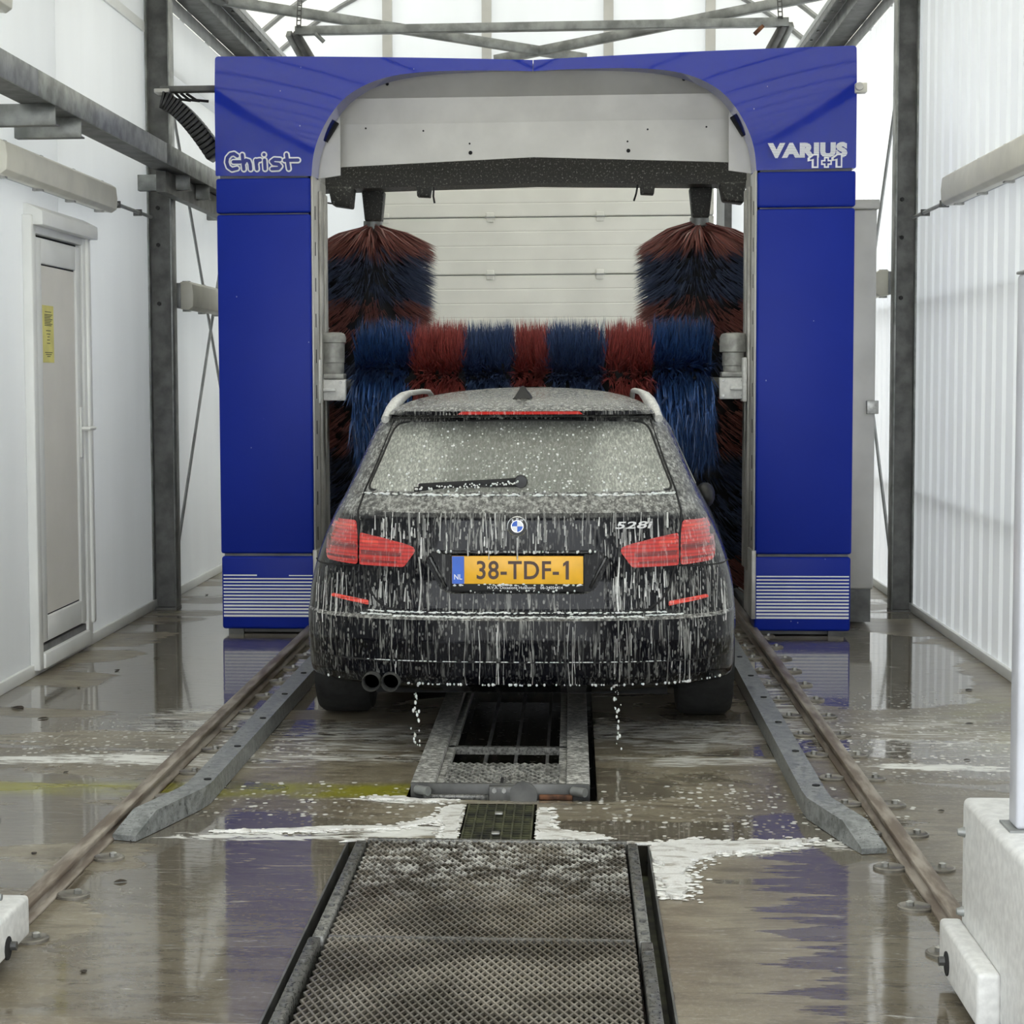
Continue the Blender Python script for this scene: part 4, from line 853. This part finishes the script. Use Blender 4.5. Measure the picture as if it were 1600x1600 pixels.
side_w = [round_poly([(.86,1.05),(1.42,1.02),(1.42,1.315),(1.15,1.30)], .03), round_poly([(1.48,1.02),(2.22,1.0),(2.22,1.335),(1.48,1.32)], .03), round_poly([(2.28,1.0),(3.12,.985),(2.80,1.335),(2.28,1.335)], .03)]
for sw_ in side_w:
    cut(*prism_g(sw_, 'x', .35, 1.2)); cut(*prism_g(sw_, 'x', -1.2, -.35))
for yw in (1.10, 4.07):
    for s in (-1, 1):
        m = MB().lathe([(.375, 0), (.375, .33)], (s*.65 if s > 0 else -.98, yw, .33), 'x', 40); cut(m.v, m.f)
for xx in (-.585, -.508):
    m = MB().lathe([(.040,-.1),(.040,.32)], (xx, 0, .300), 'y', 20); cut(m.v, m.f)
for c_ in cutters:
    md = body_t.modifiers.new('cut', 'BOOLEAN'); md.operation = 'DIFFERENCE'; md.solver = 'EXACT'; md.object = c_
bpy.context.view_layer.update()
me = bpy.data.meshes.new_from_object(body_t.evaluated_get(bpy.context.evaluated_depsgraph_get())); me.materials.clear(); me.name = 'body_shell'
for c_ in cutters + [body_t]: bpy.data.objects.remove(c_)
ORG[car.name] = Vector((CXW, CYW, 0))
body = link('body_shell', me, M['paint'], car, math.radians(28))
LOC = Vector((CXW, CYW, 0))
class CB(MB):      # car-local coordinates
    def build(s, *a, **k):
        s.v = [(v[0]+CXW, v[1]+CYW, v[2]) for v in s.v]; return MB.build(s, *a, **k)
def cm(off): return lambda x, z, d: (x+CXW, CYW+Rr(x, z)-off+d, z)
def on(x, z, off=.003): return (x, Rr(x, z)-off, z)
# tailgate outline, creases
seam = [(-.545,1.335),(-.60,1.16),(-.640,1.05),(-.655,.975),(-.648,.89),(-.630,.77),(-.605,.68),(-.57,.625),(-.52,.592),(-.45,.583),(-.2,.579),(0,.578)]
sm = [];
for i in range(len(seam)-1):
    for t in np.linspace(0, 1, 7)[:-1]: sm.append((seam[i][0]+(seam[i+1][0]-seam[i][0])*t, seam[i][1]+(seam[i+1][1]-seam[i][1])*t))
sm.append(seam[-1]); sm += [(-x, z) for x, z in sm[-2::-1]]
CB().tube([on(x, z, .0005) for x, z in sm], .0055, 6).build('tailgate_gap', M['dark_gap'], car, smooth=50)
CB().tube([on(x, .3875, .001) for x in np.linspace(-.75, .75, 40)], .004, 5).build('bumper_crease', M['dark_gap'], car, smooth=50)
for s in (-1, 1): CB().tube([on(s*x, .758-.05*(x-.66), .001) for x in np.linspace(.645, .87, 14)], .0035, 5).build('bumper_gap', M['dark_gap'], car, smooth=50)
# rear window
patch(rw, cm(.001), 'rear_window', M['glass'], car, .004, .06)
ring = round_poly([(x*1.0, z) for x, z in rw], 0)
CB().tube([on(x, z, .0) for x, z in rw] + [on(*rw[0], .0)], .006, 6).build('window_seal', M['black_rubber'], car, smooth=50)
patch(ws, lambda x, z, d: (x+CXW, CYW + (lambda q: q)(fz(z)-min(.7,(fz(z)-rz(z)-bz(z))*.4)*(1-(1-min(.99,abs(x)/wz(z))**2.6)**(1/2.6)))-d, z), 'windscreen', M['glass'], car, .004, .08)
for sw_ in side_w:
    for s in (-1, 1): patch(sw_, lambda y, z, d, s=s: (CXW+s*(Wx(y, z)+.001-d), CYW+y, z), 'side_window', M['glass'], car, .004, .08)
# tail lamps: outer on the wing, inner on the tailgate
for s in (-1, 1):
    P = lambda pts: [(s*x, z) for x, z in pts] if s > 0 else [(s*x, z) for x, z in pts][::-1]
    outer = round_poly(P([(.648,.762),(.79,.772),(.800,.80),(.805,.90),(.790,.934),(.66,.938),(.652,.89)]), .016)
    inner = round_poly(P([(.642,.762),(.642,.890),(.55,.875),(.44,.850),(.412,.838),(.408,.822),(.455,.758)]), .012)
    lo = patch(outer, cm(.010), 'tail_lamp', M['lens'], car, .02, .03); li = patch(inner, cm(.010), 'tail_lamp', M['lens'], car, .02, .03)
    patch(round_poly(P([(.66,.905),(.79,.90),(.782,.925),(.665,.929)]), .008), cm(.013), 'lamp_segment', M['lens_bright'], lo, .008, .04)
    patch(round_poly(P([(.655,.822),(.795,.826),(.797,.846),(.655,.844)]), .006), cm(.013), 'lamp_segment', M['lens_dark'], lo, .008, .04)
    patch(round_poly(P([(.655,.782),(.79,.788),(.79,.797),(.655,.794)]), .004), cm(.013), 'lamp_segment', M['lens_dark'], lo, .008, .04)
    patch(round_poly(P([(.56,.862),(.632,.872),(.632,.850),(.56,.842)]), .008), cm(.013), 'lamp_segment', M['lens_bright'], li, .008, .04)
    patch(round_poly(P([(.46,.815),(.635,.822),(.635,.806),(.47,.80)]), .006), cm(.013), 'lamp_segment', M['lens_dark'], li, .008, .04)
    patch(round_poly(P([(.48,.782),(.635,.786),(.635,.776),(.485,.774)]), .004), cm(.013), 'lamp_segment', M['lens_dark'], li, .008, .04)
    patch(round_poly(P([(.600,.603),(.602,.622),(.755,.640),(.765,.634),(.765,.626)]), .006), cm(.007), 'reflector', M['lens_bright'], car, .012, .04)
# number plate in its recess
npz0, npz1 = .694, .806; py = .078
CB().box(-.265,.265, py-.004, py+.012, .662, .808).build('plate_holder', M['black_plastic'], car, .004)
pl = CB().box(-.2605,.2605, py-.010, py-.004, npz0, npz1).build('number_plate', M['plate_yellow'], car, .003, 2)
def ctext(txt, name, mat, par, cx, y, z0, h, w=None, **k): return text_part(txt, name, mat, par, cx+CXW, y+CYW, z0, h, w, **k)
CB().box(-.2595,-.2115, py-.0112, py-.0095, npz0+.001, npz1-.001).build('country_strip', M['plate_blue'], pl); ctext('NL', 'plate_lettering', M['white_paint'], pl, -.2355, py-.0112, npz0+.018, .021, .032, offset=.012)
ctext('38-TDF-', 'plate_lettering', M['plate_text'], pl, .0015, py-.0108, npz0+.019, .074, .326, offset=.014, space=1.06)
CB().prism([(.191,npz0+.019),(.204,npz0+.019),(.204,npz0+.093),(.194,npz0+.093),(.181,npz0+.083),(.181,npz0+.070),(.191,npz0+.078)], 'y', py-.0118, py-.0098).build('plate_lettering', M['plate_text'], pl)
ctext('M.V.A. Occasions Hulshorst    06-34054414', 'plate_lettering', M['white_paint'], car, .030, py-.0045, .674, .0115, .30, offset=.01)
CB().tube([(-.33,.118,.655+.004),(-.1,.112,.648),(.1,.112,.648),(.33,.118,.659)], .005, 6).build('recess_lip', M['trim_wet'], car, smooth=50)
for s in (-1, 1): CB().bar((s*.352,.10,.80), (s*.288,.105,.675), .016, .012).build('recess_rib', M['trim_wet'], car, .003)
CB().box(-.30,.30, .075, .112, .812, .827).build('boot_handle', M['trim_wet'], car, .005)
# roundel and model badge
er = .0405; ey = Rr(0, .925)-.004
em = CB().lathe([(er,.004),(er,-.004),(er-.004,-.0065),(er-.006,-.004),(0,-.004)], (0, ey, .925), 'y', 40).build('roundel', M['chrome'], car, smooth=40)
CB().lathe([(er-.006,0),(er-.006,-.0048),(0,-.0048)], (0, ey, .925), 'y', 40).build('roundel_ring', M['black_plastic'], em)
for k in range(4):
    n = 8; ps = [(0, ey-.0062, .925)] + [(.0225*math.cos(math.pi/2*(k+i/n)), ey-.0062, .925+.0225*math.sin(math.pi/2*(k+i/n))) for i in range(n+1)]
    CB().add(ps, [tuple(range(len(ps)))[::-1]]).build('roundel_quarter', M['white_paint'] if k % 2 == 0 else M['plate_blue'], em, recalc=False)
CB().lathe([(.0222,-.0050),(.0222,-.0068),(.0248,-.0068),(.0248,-.0048)], (0, ey, .925), 'y', 32, False).build('roundel_rim', M['chrome'], em)
for ch, an in (('B', 127), ('M', 90), ('W', 53)):
    a = math.radians(an); ctext(ch, 'roundel_letter', M['white_paint'], em, .0293*math.cos(a), ey-.0055, .925+.0293*math.sin(a)-.0045, .0095, None, offset=.02, depth=.001)
vs, fs, hh_ = text_geo('528i', 1.0, .02, .5, .2, 1.05); wd_ = max(v[0] for v in vs)-min(v[0] for v in vs)
CB().add([(lambda x_, z_, d_: (x_, Rr(x_, z_)-.003-d_*.004, z_))(.462+v[0]*.150/wd_, .912+v[1]*.028/hh_, v[2]) for v in vs], fs).build('model_badge', M['badge'], car)
# third brake lamp, wiper, aerial, roof rails
patch(round_poly([(-.262,1.3580),(.262,1.3580),(.245,1.371),(-.245,1.371)], .004), cm(.004), 'brake_lamp', M['lens'], car, .012, .05)
CB().tube([(x, Rr(x, 1.352)-.004, 1.3500-.025*abs(x)**2) for x in np.linspace(-.55, .55, 30)], .005, 6).build('spoiler_lip', M['trim_wet'], car, smooth=50)
wp = CB().bar((.02, Rr(.02,1.10)-.035, 1.098), (-.405, Rr(-.405,1.075)-.03, 1.074), .018, .022).build('wiper_arm', M['black_rubber'], car, .004)
CB().bar((-.005, Rr(0,1.08)-.012, 1.082), (-.425, Rr(-.42,1.06)-.010, 1.060), .012, .020).build('wiper_blade', M['black_rubber'], wp, .003); CB().lathe([(.028,-.03),(.024,-.045),(0,-.046)], (.01, Rr(0,1.09)+.01, 1.092), 'y', 14).build('wiper_pivot', M['black_plastic'], wp)
fin = CB(); fy = .93; zf = 1.418
vs = [(-.045,fy-.02,zf),(.045,fy-.02,zf),(.04,fy+.17,zf+.008),(-.04,fy+.17,zf+.008),(-.035,fy-.012,zf+.012),(.035,fy-.012,zf+.012),(.004,fy+.0,zf+.058),(-.004,fy+.0,zf+.058),(.012,fy+.06,zf+.05),(-.012,fy+.06,zf+.05)]
fin.add(vs, [(0,1,5,4),(4,5,6,7),(7,6,8,9),(9,8,2,3),(1,2,8,6,5),(0,4,7,9,3),(3,2,1,0)]).build('aerial_fin', M['black_plastic'], car, .004)
for s in (-1, 1):
    pts = [(s*.585,.70,1.335),(s*.570,.80,1.372),(s*.555,.90,1.402),(s*.540,1.05,1.428),(s*.528,1.3,1.442),(s*.525,2.0,1.444),(s*.53,2.5,1.438),(s*.535,2.75,1.415),(s*.54,2.85,1.38)]
    CB().tube(pts, [.018,.025,.027,.022,.014,.013,.013,.014,.01], 8).build('roof_rail', M['rail_metal'], car, smooth=60)
# exhaust pipes
for xx in (-.585, -.508):
    CB().lathe([(.030,.3),(.032,.0),(.0355,-.012),(.0375,.0),(.0375,.3)], (xx, .045, .300), 'y', 24).build('exhaust_pipe', M['steel_dark'], car, smooth=40)
    CB().lathe([(.030,.06),(.0,.06)], (xx, .045, .300), 'y', 20).build('exhaust_bore', M['dark_gap'], car)
CB().box(-.62,.62,.60,3.9,.17,.21).build('underbody', M['dark_gap'], car)
CB().tube([(-.3,.44,.29),(.45,.44,.29)], .075, 14).build('silencer', M['black_rubber'], car, smooth=50)  # silencer coloured black for the deep shade beneath the car
# wheels
tp = [(.225,-.11),(.28,-.12),(.315,-.118),(.332,-.095),(.335,-.05),(.335,.05),(.332,.095),(.315,.118),(.28,.12),(.225,.11),(.225,-.11)]
for yw in (1.10, 4.07):
    for s in (-1, 1):
        c = (s*.80, yw, .337)
        w_ = CB().lathe(tp, c, 'x', 40, False).build('tyre', M['black_rubber'], car, smooth=40)
        CB().lathe([(.226,-.09),(.215,-.10),(.205,-.06),(.205,.06),(.215,.10),(.226,.09)], c, 'x', 32, False).build('rim', M['silver'], w_, smooth=40); CB().lathe([(.06,s*.03),(.06,s*.09),(0,s*.095)], c, 'x', 16).build('hub', M['silver'], w_)
        for k in range(5):
            a = 2*math.pi*k/5; d = Vector((0, math.cos(a), math.sin(a))); cc_ = Vector(c)+Vector((s*.075,0,0)); CB().bar(cc_+d*.04, cc_+d*.212, .05, .03, (1,0,0)).build('spoke', M['silver'], w_, .004)
# mirrors, folded against the doors
for s in (-1, 1):
    m_ = CB().ball((s*.945, 3.10, .86), 1, (.055,.115,.07), 14, 10).build('door_mirror', M['black_plastic'], car, smooth=60); CB().bar((s*.86,3.0,.84), (s*.94,3.02,.85), .05, .03).build('mirror_arm', M['black_plastic'], m_, .005)
# seats seen through the rear window
CB().box(-.62,.62,1.55,1.72,.74,1.06).build('rear_seat_back', M['seat_cloth'], car, .05, 3)
for xx in (-.40, 0, .40): CB().box(xx-.12, xx+.12, 1.57, 1.67, 1.08, 1.20).build('headrest', M['seat_cloth'], car, .035, 3); CB().tube([(xx,1.62,1.02),(xx,1.62,1.10)], .01, 8).build('headrest_post', M['chrome'], car)
for xx in (-.36, .36): CB().box(xx-.25, xx+.25, 2.45, 2.6, .74, 1.10).build('front_seat_back', M['seat_cloth'], car, .06, 3); CB().box(xx-.13, xx+.13, 2.48, 2.58, 1.11, 1.26).build('headrest', M['seat_cloth'], car, .035, 3)
CB().box(-.62,.62,.55,1.5,.76,.79).build('load_cover', M['seat_cloth'], car, .01)
# foam on the car: drips, beads, lines
dr = CB(); rnd = random.Random(3)
def drip(x, z0, z1, r):
    x += .012*math.sin(x*41)
    n = max(3, int((z0-z1)/.03)); pts = []; rs = []; ph = rnd.random()*6; am = rnd.uniform(.001,.005)
    for i in range(n+1):
        t = i/n; z = z0+(z1-z0)*t; pts.append(on(x+am*math.sin(ph+z*22), z, .001)); rs.append(r*(.45+.5*rnd.random())*(1.0 if i < n-1 else 1.5))
    dr.tube(pts, rs, 5)
for k in range(110): z_ = rnd.uniform(.87,.985); drip(rnd.uniform(-.62,.62), z_, z_-rnd.uniform(.012,.09), rnd.uniform(.0018,.0042))
for k in range(12): drip(rnd.uniform(-.6,.6), .975, rnd.uniform(.83,.88), rnd.uniform(.003,.005))
for k in range(70): 
    x = rnd.choice((-1,1))*rnd.uniform(.38,.6); z_ = rnd.uniform(.64,.76); drip(x, z_, z_-rnd.uniform(.02,.08), rnd.uniform(.0015,.0045))
for x in (-.395, .41): drip(x, .80, .582, .006)
for k in range(38): z_ = rnd.uniform(.36,.55); drip(rnd.uniform(-.5,.78), z_, z_-rnd.uniform(.02,.16)*min(1,(z_-.29)/.16), rnd.uniform(.0010,.0026))
for k in range(16): drip(rnd.uniform(-.3,.78), rnd.uniform(.50,.55), .292, rnd.uniform(.0015,.003))
for k in range(26): drip(rnd.choice((-1,1))*rnd.uniform(.70,.84), rnd.uniform(.66,.75), rnd.uniform(.5,.62), rnd.uniform(.0012,.0028))
for x in (.0, -.05, .09): drip(x-.0, .985, rnd.uniform(.82,.9), .004)
o = dr.build('foam_drips', M['running'], car, smooth=60, merge=False); o['kind'] = 'stuff'
bd = CB()
def bead(x, z, r, off=.002, sz=(1,1,1)): p_ = on(x, z, off); bd.ball(p_, r, sz, 6, 4)
for k in range(240): x = rnd.uniform(-.60,.60); bead(x, .5815+rnd.gauss(0,.0015), rnd.uniform(.002,.0045), .004, (2.2,1,.8))
for k in range(420): x = rnd.uniform(-.63,.66); bead(x, .5655+.004*(abs(x)>.5)+rnd.gauss(0,.0012), rnd.uniform(.0018,.0038), .003, (2.4,1,.8))
for k in range(110): x = rnd.uniform(-.62,.62); bead(x, .3895, rnd.uniform(.0012,.003), .003, (2.5,1,.8))
for k in range(90):
    x = rnd.uniform(-.82,.82)
    if -.64 < x < -.45: continue
    bead(x, .290+.03*max(0,abs(x)-.6)+rnd.gauss(0,.001), rnd.uniform(.0025,.006), .002, (1,1,1.3))
for k in range(50): x = rnd.uniform(-.32,.32); p_ = (x, .07+rnd.uniform(-.004,.01), .826-rnd.uniform(0,.006)); bd.ball(p_, rnd.uniform(.003,.006), (1,1,1.4), 6, 4)
for k in range(40): x = rnd.uniform(-.26,.26); bd.ball((x, py-.008, .690+rnd.gauss(0,.002)), rnd.uniform(.002,.006), (1.5,.8,.8), 6, 4)
for k in range(20): x = rnd.uniform(-.26,.26); bd.ball((x, py-.006, .665+rnd.gauss(0,.004)), rnd.uniform(.002,.005), (1,1,1), 6, 4)
for k in range(230): x = rnd.uniform(-.60,.60); z = 1.052+rnd.random()**1.3*.255; bead(x*(1-.18*(z-1.05)/.28), z, rnd.uniform(.002,.0055), .003, (1,.6,1.1))
for k in range(60): t = rnd.random(); bd.ball((.0-.42*t, Rr(-.2,1.08)-.028-.02*t*0, 1.088-.024*t+rnd.gauss(0,.004)), rnd.uniform(.0025,.005), (1,1,1), 6, 4)
for k in range(260): x = rnd.uniform(-.645,.645); bead(x, 1.040+rnd.gauss(0,.002), rnd.uniform(.002,.005), .003, (2,1.2,.8))
for s, x0_ in ((-1,-.41),(1,.395)):
    for k in range(26): bd.ball((x0_+rnd.gauss(0,.007)+.01*math.sin(k*.5), .12+rnd.gauss(0,.01), .285-.27*rnd.random()**1.4), rnd.uniform(.0015,.006), (1,1,1.6), 6, 4)
o = bd.build('foam_beads', M['foam'], car, smooth=60, merge=False); o['kind'] = 'stuff'

# ------------------------------------------------------------------ foam lying on the floor, dead leaves
def puddle(name, pts, h, label, seed, res=.02, amp=.045):
    """thin foam raft with a ragged outline"""
    rn = random.Random(seed); k = len(pts); out = []
    for i in range(k):
        a, b = Vector(pts[i]), Vector(pts[(i+1) % k]); n = max(2, int((b-a).length/res)); nn = Vector(((b-a).y, -(b-a).x)).normalized()
        for j in range(n):
            q = a+(b-a)*j/n; w_ = mnoise.fractal(Vector((q.x*9, q.y*9, seed)), .7, 2.3, 6)*amp; out.append((q.x+nn.x*w_, q.y+nn.y*w_))
    for ho in HOLES:       # the raft stops at the edge of an opening
        out = [(min((ho[0]-.004, ho[1]+.004), key=lambda e_: abs(e_-u)), v) if ho[0]-.004 < u < ho[1]+.004 and ho[2]+.02 < v < ho[3]-.02 else (u, max(v, ho[3]+.004) if v > (ho[2]+ho[3])/2 else min(v, ho[2]-.004)) if ho[0] < u < ho[1] and ho[2] < v < ho[3] else (u, v) for u, v in out]
    def fm(u, v, d):
        e_ = .004+h*(.6+.7*mnoise.noise(Vector((u*14, v*14, seed)))); return (u, v, .001 if d else max(.002, e_))
    m = MB(); k2 = len(out)
    for j in range(int(k2*6)):
        q = out[rn.randrange(k2)]; bx_, by_ = q[0]+rn.gauss(0,.6*amp+.006), q[1]+rn.gauss(0,.4*amp+.004)
        if not any(q_[0]-.006 < bx_ < q_[1]+.006 and q_[2]-.006 < by_ < q_[3]+.006 for q_ in HOLES): m.ball((bx_, by_, .003), rn.uniform(.002,.008), (1.7,1,.45), 6, 4)
    o = patch(out, fm, name, M['foam'], None, 1, .03, 70); n_ = [v.co[:] for v in o.data.vertices]; f_ = [p_.vertices[:] for p_ in o.data.polygons]
    bpy.data.objects.remove(o); m.add(n_, f_); o = m.build(name, M['foam_thin'], None, smooth=70, merge=False, recalc=False); tag(o, label, 'foam', 'foam patches on the wet floor', 'stuff'); return o
puddle('foam', [(.255,6.17),(.36,6.20),(.62,6.21),(.80,6.24),(.62,6.12),(.46,6.03),(.37,5.95),(.345,5.80),(.335,5.62),(.30,5.50),(.268,5.55),(.262,5.8)], .010, 'thick white foam flowing along the right edge of the mesh plate', 3)
puddle('foam', [(-.385,6.19),(-.385,6.70),(-.435,6.68),(-.475,6.5),(-.60,6.375),(-.95,6.31),(-1.2,6.27),(-.95,6.275),(-.62,6.325),(-.50,6.40),(-.45,6.48),(-.425,6.35),(-.42,6.19)], .007, 'white foam curving from the left side of the drain grating', 5, .02, .016)
puddle('foam', [(-.118,6.18),(-.118,6.66),(-.085,6.66),(-.07,6.35),(.08,6.27),(.12,6.23),(.0,6.22),(-.06,6.2)], .006, 'white foam beside the right edge of the drain grating', 8, .02, .018)
puddle('foam', [(-.74,6.15),(-.72,6.175),(-.2,6.178),(.24,6.178),(.24,6.162),(-.2,6.160),(-.70,6.158)], .006, 'thin white foam line along the far edge of the mesh plate', 9, .03, .012)
puddle('foam', [(-.74,6.80),(-.62,6.83),(-.55,6.79),(-.42,6.775),(-.42,6.75),(-.6,6.76)], .006, 'white foam at the left front corner of the underbody washer', 11, .02, .018)
lp_ = [(-2.55,8.6,.10,'largest dead leaf lying by the left wall below the side door'), (-2.36,8.35,.05,'small dark leaf on the floor just right of the largest leaf'), (-2.42,9.2,.04,'dark leaf crumb on floor in front of the white side door'), (-2.36,9.75,.05,'curled dark leaf on floor near the door side baseboard'),
       (-2.0,6.35,.05,'dark leaf on open floor left of the left rail'), (-1.95,7.2,.03,'tiny leaf in the mossy strip left of the left rail'), (-1.72,5.95,.03,'tiny leaf beside the outer edge of the left rail'), (-2.25,10.2,.03,'leaf crumb in the reflection of the left steel post'), (-1.36,5.62,.05,'dark leaf lying on a clip of the left rail'),
       (-1.25,4.75,.03,'leaf crumb on floor near the left rail stop'), (-2.55,13.2,.04,'leaf at the foot of the left brace rods'), (1.28,6.7,.03,'tiny leaf right of the right rail near a clip'), (1.35,6.3,.04,'dark leaf between right rail and white pedestal'), (1.55,7.6,.03,'leaf in the foam streak on the right floor'),
       (1.72,8.4,.03,'leaf crumb on right floor short of the baseboard'), (1.9,9.3,.05,'dark leaf on floor close to the right baseboard'), (2.02,8.75,.09,'largest dark leaf on right floor beside the grey post'), (.98,7.9,.04,'dark leaf between right rail and right wheel guide')]
lm = None
for i, (x, y, sz_, lb_) in enumerate(lp_):
    if lm is None:
        m = MB(); rr_ = [(0,-.5),(.22,-.3),(.30,0),(.2,.3),(0,.55),(-.2,.3),(-.28,.02),(-.2,-.3)]
        m.add([(a, b, .0+.25*abs(a)) for a, b in rr_]+[(a, b, .03+.25*abs(a)) for a, b in rr_]+[(0,0,.0),(0,0,.03)], [(i_, (i_+1)%8, 16) for i_ in range(8)]+[(8+(i_+1)%8, 8+i_, 17) for i_ in range(8)]+[(i_, 8+i_, 8+(i_+1)%8, (i_+1)%8) for i_ in range(8)])
        ob = m.build('dead_leaf', M['leaf'], None); lm = ob
    else: ob = lm.copy(); S.collection.objects.link(ob)
    ob.location = (x, y, .002); ob.scale = (sz_*random.uniform(.7,1.2), sz_*random.uniform(.7,1.3), sz_); ob.rotation_euler = (0, 0, random.uniform(0, 6.28))
    tag(ob, lb_, 'leaf', 'dead leaves scattered over the wet floor')
